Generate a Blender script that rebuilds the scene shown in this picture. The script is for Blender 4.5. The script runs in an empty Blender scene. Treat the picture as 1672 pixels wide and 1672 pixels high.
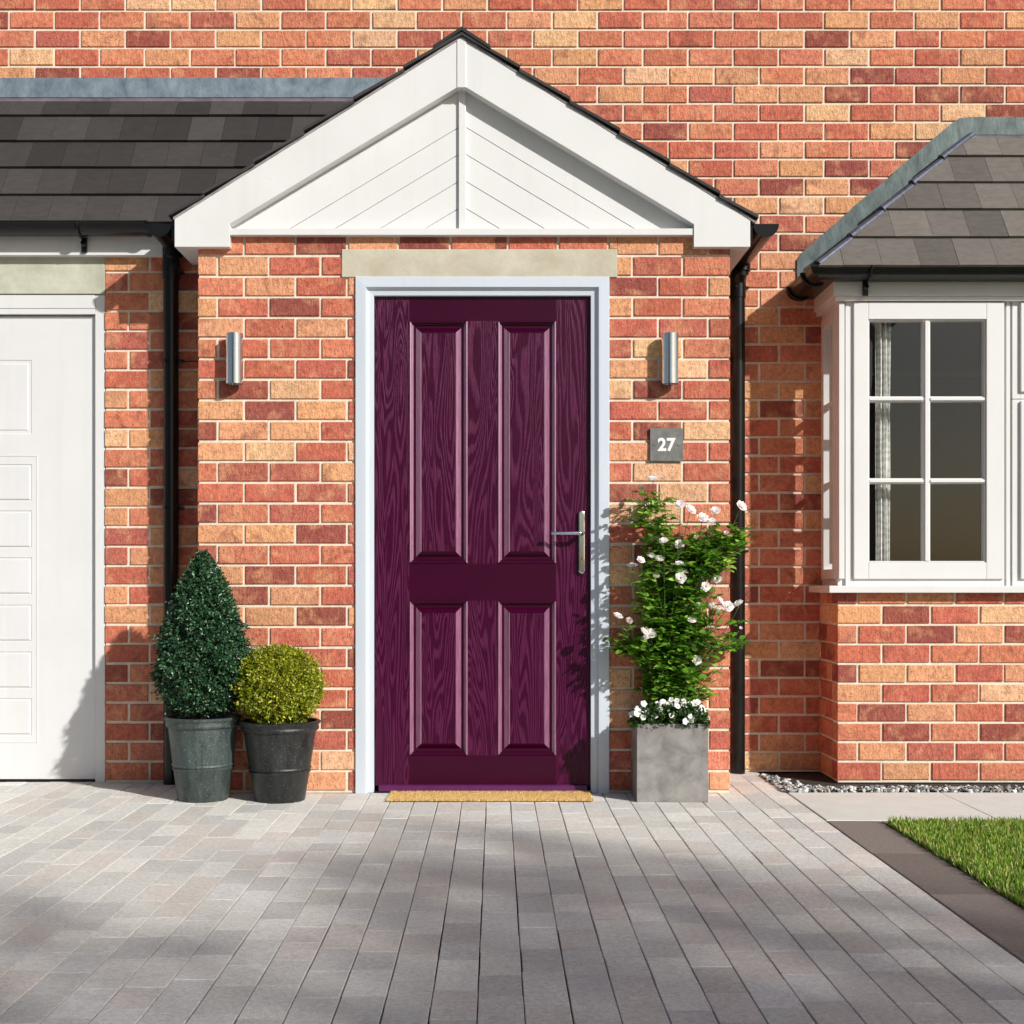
import bpy, math, random
import numpy as np
from mathutils import Vector, Matrix
random.seed(7); rng = np.random.default_rng(7)
sc = bpy.context.scene; C = sc.collection
R = math.radians

# ------------------------------------------------------------------ camera
F = 2200.0; HX, HY = 809.0, 954.0; EYE = .897; DP = F / 380.0     # focal in photo pixels, vanishing point, eye height, distance to the porch wall
DG = DP / .95; DM = DP / .899                                     # garage / bay front, main house wall
cam = bpy.data.cameras.new('camera'); co = bpy.data.objects.new('camera', cam); C.objects.link(co)
co.location = (0, -DP, EYE); co.rotation_euler = (R(90), 0, 0)
cam.lens = F / 1672 * 36; cam.sensor_width = 36; cam.shift_x = (836 - HX) / 1672; cam.shift_y = (HY - 836) / 1672
cam.clip_end = 3000; sc.camera = co
# ------------------------------------------------------------------ light
SA, SB = .97, .76                                                # direction to the sun is (SA, -1, SB)
sun_el = math.atan2(SB, math.hypot(SA, 1)); sun_az = math.atan2(SA, -1)
w = bpy.data.worlds.new('World'); sc.world = w; w.use_nodes = True
nt = w.node_tree; bg = nt.nodes['Background']; sky = nt.nodes.new('ShaderNodeTexSky')
sky.sky_type = 'NISHITA'; sky.sun_disc = False; sky.sun_elevation = sun_el; sky.sun_rotation = sun_az
sky.dust_density = 2.0; sky.altitude = 50
nt.links.new(sky.outputs[0], bg.inputs[0]); bg.inputs[1].default_value = .08
sl = bpy.data.lights.new('sun', 'SUN'); sl.energy = 5.0; sl.angle = R(1.0); sl.color = (1, .968, .92)
so = bpy.data.objects.new('sun', sl); C.objects.link(so)
so.rotation_euler = Vector((SA, -1, SB)).to_track_quat('Z', 'Y').to_euler()
sc.view_settings.view_transform = 'Standard'; sc.view_settings.look = 'None'
sc.view_settings.exposure = -.07; sc.view_settings.gamma = 1; sc.view_settings.use_curve_mapping = False
sc.render.engine = 'CYCLES'

# ------------------------------------------------------------------ helpers
def PX(px, d): return (px - HX) * d / F
def PZ(py, d): return EYE - (py - HY) * d / F
def DY(d): return d - DP                                           # distance from the lens -> world y
def lin(c): return tuple((x/255/12.92 if x/255 <= .04045 else ((x/255+.055)/1.055)**2.4) for x in c)

class MB:
    def __init__(s): s.v = []; s.f = []; s.m = []; s.c = []; s.col = (1, 1, 1, 0); s.mi = 0
    def face(s, idx): s.f.append(idx); s.m.append(s.mi); s.c.append(s.col)
    def add(s, vs, fs):
        o = len(s.v); s.v += [tuple(p) for p in vs]
        for f in fs: s.face([i + o for i in f])
    def box(s, x0, x1, y0, y1, z0, z1):
        s.add([(x0,y0,z0),(x1,y0,z0),(x1,y1,z0),(x0,y1,z0),(x0,y0,z1),(x1,y0,z1),(x1,y1,z1),(x0,y1,z1)],
              [(0,3,2,1),(4,5,6,7),(0,1,5,4),(1,2,6,5),(2,3,7,6),(3,0,4,7)])
    def prism(s, poly, y0, y1):                                    # poly: (x,z) seen from the front, any winding
        a = sum(poly[i][0]*poly[(i+1)%len(poly)][1]-poly[(i+1)%len(poly)][0]*poly[i][1] for i in range(len(poly)))
        if a < 0: poly = poly[::-1]
        n = len(poly)
        s.add([(x,y0,z) for x,z in poly]+[(x,y1,z) for x,z in poly],
              [list(range(n)), list(range(2*n-1,n-1,-1))]+[(i,i+n,(i+1)%n+n,(i+1)%n) for i in range(n)])
    def hexa(s, p):                                                # 8 corners: bottom 4 ccw from above, top 4
        s.add(p, [(0,3,2,1),(4,5,6,7),(0,1,5,4),(1,2,6,5),(2,3,7,6),(3,0,4,7)])
    def lathe(s, prof, c=(0,0,0), n=48):
        o = len(s.v)
        for r, z in prof:
            for k in range(n):
                a = 2*math.pi*k/n; s.v.append((c[0]+r*math.cos(a), c[1]+r*math.sin(a), c[2]+z))
        for i in range(len(prof)-1):
            for k in range(n):
                k2 = (k+1) % n; s.face([o+i*n+k, o+i*n+k2, o+(i+1)*n+k2, o+(i+1)*n+k])
    def tube(s, pts, rad, n=10, cap=True):
        pts = [Vector(p) for p in pts]; o = len(s.v); up = Vector((0,0,1)); prev = None
        for i, p in enumerate(pts):
            t = (pts[min(i+1,len(pts)-1)]-pts[max(i-1,0)]).normalized()
            if prev is None:
                a = t.cross(up if abs(t.z) < .9 else Vector((1,0,0))).normalized()
            else: a = (prev - t*prev.dot(t)).normalized()
            prev = a; b = t.cross(a); r = rad[i] if isinstance(rad, (list,tuple)) else rad
            for k in range(n):
                q = 2*math.pi*k/n; s.v.append(tuple(p + a*math.cos(q)*r + b*math.sin(q)*r))
        for i in range(len(pts)-1):
            for k in range(n):
                k2 = (k+1) % n; s.face([o+i*n+k, o+i*n+k2, o+(i+1)*n+k2, o+(i+1)*n+k])
        if cap:
            s.face([o+k for k in range(n)][::-1]); s.face([o+(len(pts)-1)*n+k for k in range(n)])
    def build(s, name, mats, parent=None, smooth=False, bevel=0, auto=None):
        me = bpy.data.meshes.new(name); me.from_pydata(s.v, [], s.f)
        for m in (mats if isinstance(mats, (list, tuple)) else [mats]): me.materials.append(m)
        me.polygons.foreach_set('material_index', s.m)
        ca = me.color_attributes.new('Col', 'FLOAT_COLOR', 'CORNER')
        cnt = [len(f) for f in s.f]; ca.data.foreach_set('color', np.repeat(np.array(s.c, dtype=np.float32), cnt, axis=0).ravel())
        if smooth: me.polygons.foreach_set('use_smooth', [True]*len(s.f))
        me.update()
        if auto: me.set_sharp_from_angle(angle=R(auto))
        o = bpy.data.objects.new(name, me); C.objects.link(o); o.parent = parent
        if bevel:
            b = o.modifiers.new('bevel', 'BEVEL'); b.width = bevel; b.segments = 2; b.limit_method = 'ANGLE'; b.angle_limit = R(40)
        return o

def tag(o, label=None, cat=None, group=None, kind=None):
    if label: o['label'] = label
    if cat: o['category'] = cat
    if group: o['group'] = group
    if kind: o['kind'] = kind
    return o
def empty(name, loc=(0,0,0), **k):
    o = bpy.data.objects.new(name, None); o.empty_display_size = .1; C.objects.link(o); o.location = loc; return tag(o, **k)
def rel(o, parent):                                                # world-space mesh under a moved empty
    o.parent = parent; o.matrix_parent_inverse = Matrix.Translation(parent.location).inverted(); return o

# ------------------------------------------------------------------ materials
def mat(name, base=(.5,.5,.5), rough=.6, metal=0, spec=None, **k):
    m = bpy.data.materials.new(name); m.use_nodes = True
    b = m.node_tree.nodes['Principled BSDF']
    b.inputs['Base Color'].default_value = (*base, 1); b.inputs['Roughness'].default_value = rough; b.inputs['Metallic'].default_value = metal
    if spec is not None: b.inputs['Specular IOR Level'].default_value = spec
    return m
class N:                                                           # tiny node writer
    def __init__(s, m): s.t = m.node_tree; s.b = s.t.nodes['Principled BSDF']
    def n(s, typ, **k):
        x = s.t.nodes.new('ShaderNode'+typ)
        for a, v in k.items():
            if a.startswith('i_'):
                key = a[2:]; key = int(key) if key.isdigit() else key.replace('_', ' ')
                x.inputs[key].default_value = v
            else: setattr(x, a, v)
        return x
    def l(s, a, b): s.t.links.new(a, b)
    def coords(s, scale=(1,1,1), loc=None, rand=False):
        tc = s.n('TexCoord'); mp = s.n('Mapping'); mp.inputs['Scale'].default_value = scale
        src = tc.outputs['Object']
        if rand:
            at = s.n('VertexColor', layer_name='Col'); ml = s.n('Math', operation='MULTIPLY'); ml.inputs[1].default_value = 37.0
            s.l(at.outputs['Alpha'], ml.inputs[0]); ad = s.n('VectorMath', operation='ADD'); s.l(src, ad.inputs[0]); s.l(ml.outputs[0], ad.inputs[1]); src = ad.outputs[0]
        s.l(src, mp.inputs[0]); return mp.outputs[0]
    def noise(s, co, scale, detail=4, rough=.55, dist=0):
        x = s.n('TexNoise'); x.inputs['Scale'].default_value = scale; x.inputs['Detail'].default_value = detail
        x.inputs['Roughness'].default_value = rough; x.inputs['Distortion'].default_value = dist; s.l(co, x.inputs['Vector']); return x.outputs[0]
    def rng(s, v, a, b, c, d):
        x = s.n('MapRange'); [setattr(x.inputs[i+1], 'default_value', q) for i, q in enumerate((a,b,c,d))]; s.l(v, x.inputs[0]); return x.outputs[0]
    def mix(s, f, a, b, mode='MIX'):
        x = s.n('Mix', data_type='RGBA', blend_type=mode)
        if isinstance(f, (int,float)): x.inputs[0].default_value = f
        else: s.l(f, x.inputs[0])
        for i, q in ((6,a),(7,b)):
            if isinstance(q, tuple): x.inputs[i].default_value = (*q[:3], 1)
            else: s.l(q, x.inputs[i])
        return x.outputs[2]
    def math(s, op, a, b=0):
        x = s.n('Math', operation=op)
        for i, q in enumerate((a,b)):
            if isinstance(q, (int,float)): x.inputs[i].default_value = q
            else: s.l(q, x.inputs[i])
        return x.outputs[0]
    def base(s, c): s.l(c, s.b.inputs['Base Color'])
    def rough(s, c): s.l(c, s.b.inputs['Roughness'])
    def bump(s, h, dist=.002, strength=1):
        x = s.n('Bump'); x.inputs['Strength'].default_value = strength; x.inputs['Distance'].default_value = dist
        s.l(h, x.inputs['Height']); s.l(x.outputs[0], s.b.inputs['Normal'])

def m_brick():
    m = mat('brick', rough=.88, spec=.25); n = N(m); co = n.coords(rand=True)
    vc = n.n('VertexColor', layer_name='Col').outputs[0]
    big = n.noise(co, 11, 3, .5, .6); fine = n.noise(co, 150, 3, .7); mid = n.noise(co, 45, 4, .65)
    c = n.mix(n.rng(big, .50, .70, 0, .55), vc, lin((220,158,112)))
    c = n.mix(n.rng(n.noise(co, 9, 2, .5, 1.2), .57, .74, 0, .5), c, lin((126,62,52)))
    c = n.mix(1.0, c, n.n('CombineColor').outputs[0], 'MULTIPLY') if False else c
    v = n.rng(mid, .3, .7, .72, 1.22); hv = n.n('HueSaturation'); hv.inputs['Saturation'].default_value = .95; n.l(v, hv.inputs['Value']); n.l(c, hv.inputs['Color'])
    c = n.mix(n.rng(fine, .57, .66, 0, .75), hv.outputs[0], lin((110,50,36)))
    c = n.mix(n.rng(n.noise(co, 190, 2, .6), .64, .72, 0, .45), c, lin((240,205,165)))
    n.base(c)
    st = n.coords((1,1,.35), rand=True)
    h = n.math('ADD', n.math('MULTIPLY', fine, .7), n.math('MULTIPLY', mid, .8)); h = n.math('ADD', h, n.noise(st, 90, 2))
    n.bump(h, .005, .9); return m
def m_mortar():
    m = mat('mortar', rough=.95, spec=.15); n = N(m); co = n.coords()
    n.base(n.mix(n.rng(n.noise(co, 30, 5, .7), .3, .7, 0, 1), lin((212,198,176)), lin((240,229,211)))); n.bump(n.noise(co, 260, 3, .7), .002); return m
def m_white(name, base, rough=.35, bumps=.0004):
    m = mat(name, base, rough); n = N(m); co = n.coords()
    c = n.mix(n.rng(n.noise(co, 3.5, 5, .6), .35, .7, 0, 1), base, tuple(x*.94 for x in base))
    c = n.mix(n.rng(n.noise(n.coords((14,14,.9)), 1, 5, .6), .56, .78, 0, .4), c, tuple(x*f for x, f in zip(base, (.86,.85,.82))))
    n.base(c)
    n.rough(n.rng(n.noise(co, 7, 4), .3, .7, rough-.06, rough+.1)); n.bump(n.noise(co, 5, 2), bumps); return m
def m_mottle(name, a, b, rough=.6, scale=8, metal=0, stretch=(1,1,1), bd=.0015, speck=None, spec=None):
    m = mat(name, a, rough, metal, spec); n = N(m); co = n.coords(stretch)
    c = n.mix(n.rng(n.noise(co, scale, 7, .65, .4), .32, .68, 0, 1), a, b)
    if speck: c = n.mix(n.rng(n.noise(n.coords(), 190, 2, .6), .62, .70, 0, .6), c, speck)
    n.base(c); n.bump(n.noise(co, scale*6, 4, .6), bd); return m
def m_vcol(name, rough=.7, amt=.25, scale=25, bd=.001, fine=220, spec=.3, stretch=(1,1,1)):
    m = mat(name, rough=rough, spec=spec); n = N(m); co = n.coords(stretch, rand=True)
    vc = n.n('VertexColor', layer_name='Col').outputs[0]
    v = n.math('ADD', n.rng(n.noise(co, scale, 5, .65), .3, .7, 1-amt, 1+amt), n.rng(n.noise(co, fine, 2, .6), .3, .7, -amt*.8, amt*.8))
    hv = n.n('HueSaturation'); n.l(v, hv.inputs['Value']); n.l(vc, hv.inputs['Color']); n.base(hv.outputs[0])
    n.bump(n.noise(co, fine, 3, .7), bd); return m
def m_leaf(name, rough=.45, trans=.25):
    m = mat(name, rough=rough, spec=.5); n = N(m); vc = n.n('VertexColor', layer_name='Col').outputs[0]; n.base(vc)
    tr = n.n('BsdfTranslucent'); hv = n.n('HueSaturation'); hv.inputs['Value'].default_value = 1.3; n.l(vc, hv.inputs['Color']); n.l(hv.outputs[0], tr.inputs[0])
    mx = n.n('MixShader'); mx.inputs[0].default_value = trans; n.l(n.b.outputs[0], mx.inputs[1]); n.l(tr.outputs[0], mx.inputs[2])
    n.l(mx.outputs[0], n.t.nodes['Material Output'].inputs[0]); return m
def m_door():
    m = mat('purple_woodgrain_paint', rough=.30, spec=.26); n = N(m)
    co = n.coords((8.5,1,.8)); f = n.noise(co, 1.0, 2.0, .45, .5)
    jit = n.noise(n.coords((120,1,5)), 1, 3, .6)
    ph = n.math('ADD', n.math('MULTIPLY', f, 175), n.math('MULTIPLY', jit, 3.6))
    g = n.rng(n.math('SINE', ph), -.3, .75, 0, 1)
    pores = n.rng(n.noise(n.coords((420,1,9)), 1, 2, .6), .45, .62, 0, 1)
    g2 = n.math('MULTIPLY', g, n.rng(pores, 0, 1, .55, 1))
    n.base(n.mix(g2, lin((56,0,36)), lin((86,17,63)))); n.rough(n.rng(g2, 0, 1, .26, .46))
    n.bump(n.math('ADD', g2, n.math('MULTIPLY', pores, .35)), .0009, .8); return m
M = {}
M['brick'] = m_brick(); M['mortar'] = m_mortar()
M['upvc'] = m_white('white_upvc', (.72,.722,.715), .33); M['garage'] = m_white('white_garage_paint', (.69,.695,.70), .4)
M['frame'] = m_white('pale_grey_frame', lin((199,208,218)), .3)
M['stone'] = m_mottle('lintel_stone', lin((198,192,174)), lin((176,168,148)), .85, 7)
M['stone2'] = m_mottle('lintel_stone_green', lin((196,196,180)), lin((162,163,146)), .85, 6)
M['lead'] = m_mottle('blue_lead', lin((92,106,118)), lin((142,156,166)), .55, 14, .25, (1,1,.6), .001)
M['lead_dull'] = m_mottle('dull_lead', lin((88,82,88)), lin((124,116,122)), .6, 10, .2)
M['lead_green'] = m_mottle('green_lead', lin((56,68,70)), lin((100,114,112)), .55, 11, .25, (1.6,1,.7), .001)
M['lead_dark'] = m_mottle('dark_lead', lin((56,62,76)), lin((88,96,114)), .45, 20, .35)
M['black'] = m_mottle('black_plastic', (.005,.005,.0055), (.009,.009,.009), .27, 20, bd=.0002, spec=.35)
M['tile'] = m_vcol('roof_tile', .75, .16, 18, .0012, 160, stretch=(1,1,3))
M['undercloak'] = m_mottle('undercloak', lin((120,116,118)), lin((160,156,158)), .8, 20)
M['door'] = m_door(); M['door_smooth'] = m_mottle('purple_smooth_paint', lin((56,0,34)), lin((50,0,30)), .28, 6, bd=.0002, spec=.26)
M['moulding_highlight'] = m_mottle('purple_gloss_painted_highlight', lin((112,56,92)), lin((150,96,130)), .34, 30, stretch=(6,1,.4), bd=.0003, spec=1.0)  # paler pink base paints highlights onto the upright panel bevels
_b = M['moulding_highlight'].node_tree.nodes['Principled BSDF']; _b.inputs['Coat Weight'].default_value = 1; _b.inputs['Coat Roughness'].default_value = .22; _b.inputs['Coat IOR'].default_value = 2.0
M['door_bar'] = m_mottle('purple_bar', lin((92,30,82)), lin((80,24,70)), .3, 9, bd=.0002)
M['chrome'] = mat('chrome', (.66,.71,.80), .14, 1); M['steel'] = mat('brushed_steel', (.72,.73,.74), .18, 1)
M['brass'] = mat('brass', (.55,.4,.2), .3, 1)
M['slate'] = m_mottle('slate_plate', lin((92,94,94)), lin((126,124,120)), .6, 28, bd=.0008)
M['paint_white'] = mat('white_lettering', (.82,.82,.8), .4)
M['paver'] = m_vcol('block_paver', .88, .17, 75, .003, 300)
M['slab'] = m_vcol('path_slab', .8, .06, 9, .0006, 260)
M['soil'] = m_mottle('dark_soil', (.035,.028,.022), (.06,.048,.038), .95, 40, bd=.006)
M['sand'] = m_mottle('joint_sand', (.045,.04,.035), (.11,.095,.075), .95, 5, bd=.002)
M['stonechip'] = m_vcol('gravel_chip', .7, .2, 60, .001, 300)
M['grass'] = m_leaf('grass_blade', .5, .3); M['leaf'] = m_leaf('leaf', .38, .3); M['leaf_gloss'] = m_leaf('glossy_leaf', .28, .1)
M['petal'] = m_leaf('petal', .5, .3)
M['bark'] = m_mottle('bark', (.09,.065,.045), (.16,.12,.085), .9, 30, stretch=(1,1,.3), bd=.004)
M['pot_green'] = m_mottle('verdigris_pot', lin((46,56,55)), lin((84,96,94)), .5, 16, .2, (2.2,2.2,.35), .0012, lin((160,172,165)))
M['pot_black'] = m_mottle('black_pot', lin((20,21,21)), lin((50,52,52)), .42, 14, .15, (2,2,.4), .0012, lin((130,134,130)))
M['zinc'] = m_mottle('zinc_planter', lin((112,110,108)), lin((156,153,149)), .5, 12, .15, (1,1,1), .0006)
M['coir'] = m_vcol('coir', .95, .3, 60, .004, 300)
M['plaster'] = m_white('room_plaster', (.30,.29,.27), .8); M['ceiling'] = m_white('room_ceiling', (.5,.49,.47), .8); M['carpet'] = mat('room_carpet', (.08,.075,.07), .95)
M['asphalt'] = m_mottle('asphalt', (.045,.045,.046), (.065,.063,.06), .9, 60, bd=.003)
M['fieldgrass'] = m_mottle('lawn_ground', (.035,.05,.012), (.06,.085,.02), .95, 18, bd=.01)
def m_glass():
    m = mat('window_glass'); n = N(m); t = n.n('BsdfTransparent'); t.inputs[0].default_value = (.94,.95,.94,1)
    g = n.n('BsdfGlossy'); g.inputs['Roughness'].default_value = .01; fr = n.n('LayerWeight'); fr.inputs['Blend'].default_value = .5; fac = n.math('ADD', n.math('MULTIPLY', n.math('POWER', fr.outputs['Facing'], 5), .9), .085)
    n.bump(n.noise(n.coords(), 2.2, 2), .002, .25); bp = [x for x in n.t.nodes if x.type == 'BUMP'][0]; n.l(bp.outputs[0], g.inputs['Normal'])
    mx = n.n('MixShader'); n.l(fac, mx.inputs[0]); n.l(t.outputs[0], mx.inputs[1]); n.l(g.outputs[0], mx.inputs[2])
    n.l(mx.outputs[0], n.t.nodes['Material Output'].inputs[0]); return m
M['glass'] = m_glass()
def m_curtain():
    m = mat('curtain_cloth', rough=.8); n = N(m); co = n.coords()
    ch = n.n('TexWave', wave_type='BANDS', bands_direction='Z'); ch.inputs['Scale'].default_value = 9; ch.inputs['Distortion'].default_value = 6; ch.inputs['Detail Scale'].default_value = 2.5
    n.l(co, ch.inputs[0]); n.base(n.mix(n.rng(ch.outputs[1], .3, .6, 0, 1), lin((214,214,210)), lin((238,238,234)))); return m
M['curtain'] = m_curtain()

# ------------------------------------------------------------------ brickwork
H = .0886; J = .0124
PAL = [((190,98,74),.28),((202,118,86),.25),((214,150,106),.19),((148,74,62),.12),((178,94,76),.10),((224,176,132),.06)]
def brick_col():
    r = random.random(); a = 0
    for c, p in PAL:
        a += p
        if r < a: break
    k = random.uniform(.94, 1.14)
    l = lin(c); return (l[0]*k, l[1]*k*random.uniform(.94,1.06), l[2]*k*random.uniform(.92,1.08), random.random())
def subtract(rects, hole):
    a, b, c, d = hole; out = []
    for u0, u1, z0, z1 in rects:
        if u1 <= a or u0 >= b or z1 <= c or z0 >= d: out.append((u0,u1,z0,z1)); continue
        if u0 < a: out.append((u0,a,z0,z1))
        if u1 > b: out.append((b,u1,z0,z1))
        if z0 < c: out.append((max(u0,a),min(u1,b),z0,c))
        if z1 > d: out.append((max(u0,a),min(u1,b),d,z1))
    return out
def brickwork(mb, O, u, n, u0, u1, z0, z1, pitch, pe, po, holes=(), depth=.1, maxu=None):
    O = Vector(O); u = Vector(u); n = Vector(n); Z = Vector((0,0,1))
    def P(a, z, k): return O + u*a + Z*z + n*k
    i = int(math.floor(z0/H)); c = .0022
    while i*H < z1:
        b0 = max(i*H + J, z0); b1 = min((i+1)*H, z1)
        if b1 - b0 > .012:
            ph = pe if i % 2 == 0 else po; k = math.floor((u0-ph)/pitch)
            while ph + k*pitch < u1:
                jt = random.uniform(-.0015,.0015)
                a0 = max(ph+k*pitch+J/2+jt, u0); a1 = min(ph+(k+1)*pitch-J/2, u1); k += 1
                if a1-a0 < .015: continue
                rs = [(a0,a1,b0,b1)]
                for h in holes: rs = subtract(rs, h)
                mb.col = brick_col(); mb.mi = 0
                for q0,q1,w0,w1 in rs:
                    if q1-q0 < .012 or w1-w0 < .008: continue
                    dz = random.uniform(-.0011,.0011); w1_ = w1 + dz; f = random.uniform(-.0012,.001)
                    tl = [random.uniform(-.0009,.0009) for _ in range(4)]; w0 += random.uniform(-.0012,.0012); q0 += random.uniform(-.0008,.0008)
                    e = lambda: random.uniform(.5,1.4)*c+(random.uniform(.002,.006) if random.random() < .06 else 0)
                    fr = [P(q0+e(),w0+e(),f+tl[0]),P(q1-e(),w0+e(),f+tl[1]),P(q1-e(),w1_-e(),f+tl[2]),P(q0+e(),w1_-e(),f+tl[3])]
                    md = [P(q0,w0,f-c),P(q1,w0,f-c),P(q1,w1_,f-c),P(q0,w1_,f-c)]
                    bk = [P(q0,w0,-depth),P(q1,w0,-depth),P(q1,w1_,-depth),P(q0,w1_,-depth)]
                    mb.add(fr+md+bk, [(0,1,2,3)]+[(j+4,(j+1)%4+4,(j+1)%4,j) for j in range(4)]+[(j+8,(j+1)%4+8,(j+1)%4+4,j+4) for j in range(4)])
        i += 1
    rs = [(u0+.004,u1-.004,max(z0,0),z1)]
    for h in holes: rs = subtract(rs, h)
    mb.mi = 1; mb.col = (1,1,1,0)
    for q0,q1,w0,w1 in rs:
        p = [P(q0,w0,-.0074),P(q1,w0,-.0074),P(q1,w1,-.0074),P(q0,w1,-.0074)]; b = [P(q0,w0,-depth+.003),P(q1,w0,-depth+.003),P(q1,w1,-depth+.003),P(q0,w1,-depth+.003)]
        mb.add(p+b, [(0,1,2,3),(7,6,5,4)]+[(j+4,(j+1)%4+4,(j+1)%4,j) for j in range(4)])

house = empty('brick_house', label='red and sandy brick house front with white gabled porch, purple door, garage and bay window', cat='house')
yG, yM = DY(DG), DY(DM)
XL, XR = PX(323, DP), PX(1192, DP)                                  # porch wall sides
xf0, xf1, zf1 = PX(580,DP), PX(995,DP), PZ(452,DP)                  # door frame outer
lx0, lx1, lz0, lz1 = PX(558,DP), PX(1008,DP), PZ(453,DP), PZ(407,DP)
XB = PX(1367.5, DG)                                                 # bay left face
XBR = 3.75
# porch wall
mb = MB(); top = 2.392
hl = [(xf0,xf1,-1,zf1),(lx0,lx1,lz0,lz1)]
brickwork(mb, (0,0,0), (1,0,0), (0,-1,0), XL, 0, 0, top, .2215, -1.08, -.751, hl)
brickwork(mb, (0,0,0), (1,0,0), (0,-1,0), 0, XR, 0, top, .2150, .70, .59, hl)
brickwork(mb, (XL,0,0), (0,-1,0), (-1,0,0), -yG, -.103, 0, top, .22, -.10, -.21)
brickwork(mb, (XR,0,0), (0,1,0), (1,0,0), .103, yM, 0, top, .22, .10, .21)
tag(mb.build('porch_wall', [M['brick'], M['mortar']], house), 'brick front wall of the porch around the purple door')
# main wall
mb = MB(); holes = [(XB+.1, XBR-.1, -1, 2.36), (-6, XR-.2, -1, 2.3)]
brickwork(mb, (0,yM,0), (1,0,0), (0,-1,0), -5.6, 5.2, 0, 4.8, .2165, 1.355, 1.262, holes)
tag(mb.build('main_wall', [M['brick'], M['mortar']], house), 'bright sunlit brick wall rising behind the porch and roofs')
mb = MB(); mb.box(-5.6,5.2,yM+.102,yM+.25,2.37,4.8); mb.box(-1.6,XB+.09,yM+.102,yM+.25,0,2.369); mb.box(XBR-.09,5.2,yM+.102,yM+.25,0,2.369)
mb.build('inner_wall', M['plaster'], house)
# garage wall
xg = PX(171, DG); XGL = -4.35; glz0, glz1 = PZ(480,DG), PZ(417,DG)
mb = MB()
brickwork(mb, (0,yG,0), (1,0,0), (0,-1,0), xg, XL-.001, 0, 2.42, .2215, -1.566, -1.66)
tag(mb.build('garage_wall', [M['brick'], M['mortar']], house), 'brick pier between the white garage door and the porch')
mb = MB(); brickwork(mb, (0,yG,0), (1,0,0), (0,-1,0), -5.6, XGL, 0, 2.42, .2215, -1.566, -1.66); tag(mb.build('garage_wall', [M['brick'], M['mortar']], house), 'brick wall at the far side of the garage door')
# bay wall
zs = PZ(968, DG-.05)
mb = MB()
brickwork(mb, (0,yG,0), (1,0,0), (0,-1,0), XB, XBR, 0, zs, .2205, 1.749, 1.640)
brickwork(mb, (XB,0,0), (0,-1,0), (-1,0,0), -yM, -yG-.103, 0, zs, .22, -yG-.10, -yG-.21)
brickwork(mb, (XBR,0,0), (0,1,0), (1,0,0), yG+.103, yM, 0, zs, .22, yG+.10, yG+.21)
tag(mb.build('bay_wall', [M['brick'], M['mortar']], house), 'low brick wall under the white bay window')

# lintels
mb = MB(); mb.box(lx0, lx1, -.004, .098, lz0, lz1); tag(mb.build('lintel', M['stone'], house, bevel=.003), 'buff stone lintel over the purple door')
mb = MB(); mb.box(XGL, xg, yG-.003, yG+.1, glz0, glz1); tag(mb.build('lintel', M['stone2'], house, bevel=.003), 'greenish stone lintel over the garage door')

# ------------------------------------------------------------------ front door
def ring_panel(mb, x0, x1, z0, z1, prof, y, side=None):                        # nested rectangles, prof = [(inset, outward)]
    rs = [(x0+i, x1-i, z0+i, z1-i, y-h) for i, h in prof]
    o = len(mb.v)
    for a,b,c,d,yy in rs: mb.v += [(a,yy,c),(b,yy,c),(b,yy,d),(a,yy,d)]
    for k in range(len(rs)-1):
        for j in range(4):
            if side is not None: mb.mi = side if j in (1,3) else 1
            mb.face([o+k*4+j, o+k*4+(j+1)%4, o+(k+1)*4+(j+1)%4, o+(k+1)*4+j])
    if side is not None: mb.mi = 0
    k = (len(rs)-1)*4; mb.face([o+k, o+k+1, o+k+2, o+k+3])
def panelled(mb, xs, zs, panels, prof, y, matsel=None):
    for i in range(len(xs)-1):
        for j in range(len(zs)-1):
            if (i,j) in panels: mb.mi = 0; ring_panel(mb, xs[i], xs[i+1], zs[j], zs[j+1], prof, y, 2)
            else:
                mb.mi = matsel(i,j) if matsel else 0
                mb.add([(xs[i],y,zs[j]),(xs[i+1],y,zs[j]),(xs[i+1],y,zs[j+1]),(xs[i],y,zs[j+1])], [(0,1,2,3)])
    mb.mi = 0
yl = .028                                                            # leaf front is set back in the frame
dx0, dx1 = PX(611.5,DP), PX(965.5,DP); dz1 = PZ(482,DP)
xs = [dx0, PX(667.5,DP), PX(763.5,DP), PX(812.5,DP), PX(908.5,DP), dx1]
zz = [.0275, PZ(1235,DP), PZ(981,DP), PZ(920,DP), PZ(522,DP), dz1]
prof = [(0,0),(.002,.0045),(.005,.0060),(.009,.0040),(.011,-.003),(.017,-.0075),(.020,-.015),(.023,-.016),(.027,-.0135),(.049,.0045),(.0505,.0045),(.053,.0020)]
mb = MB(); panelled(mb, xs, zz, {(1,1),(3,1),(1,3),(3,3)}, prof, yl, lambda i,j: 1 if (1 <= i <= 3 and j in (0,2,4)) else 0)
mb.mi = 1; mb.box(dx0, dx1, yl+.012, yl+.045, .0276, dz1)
door = tag(mb.build('front_door', [M['door'], M['door_smooth'], M['moulding_highlight']], house), 'deep purple woodgrain front door with four raised panels')
mb = MB(); x0,x1 = PX(618,DP), PX(959,DP)
mb.prism([(0,0),(1,0),(1,1),(0,1)],0,1); mb = MB()
mb.hexa([(x0,yl-.028,PZ(1292,DP)),(x1,yl-.028,PZ(1292,DP)),(x1,yl-.001,PZ(1292,DP)),(x0,yl-.001,PZ(1292,DP)),(x0,yl-.020,PZ(1283,DP)),(x1,yl-.020,PZ(1283,DP)),(x1,yl-.001,PZ(1282,DP)),(x0,yl-.001,PZ(1282,DP))])
mb.build('weather_bar', M['door_bar'], door, bevel=.0015)
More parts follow.
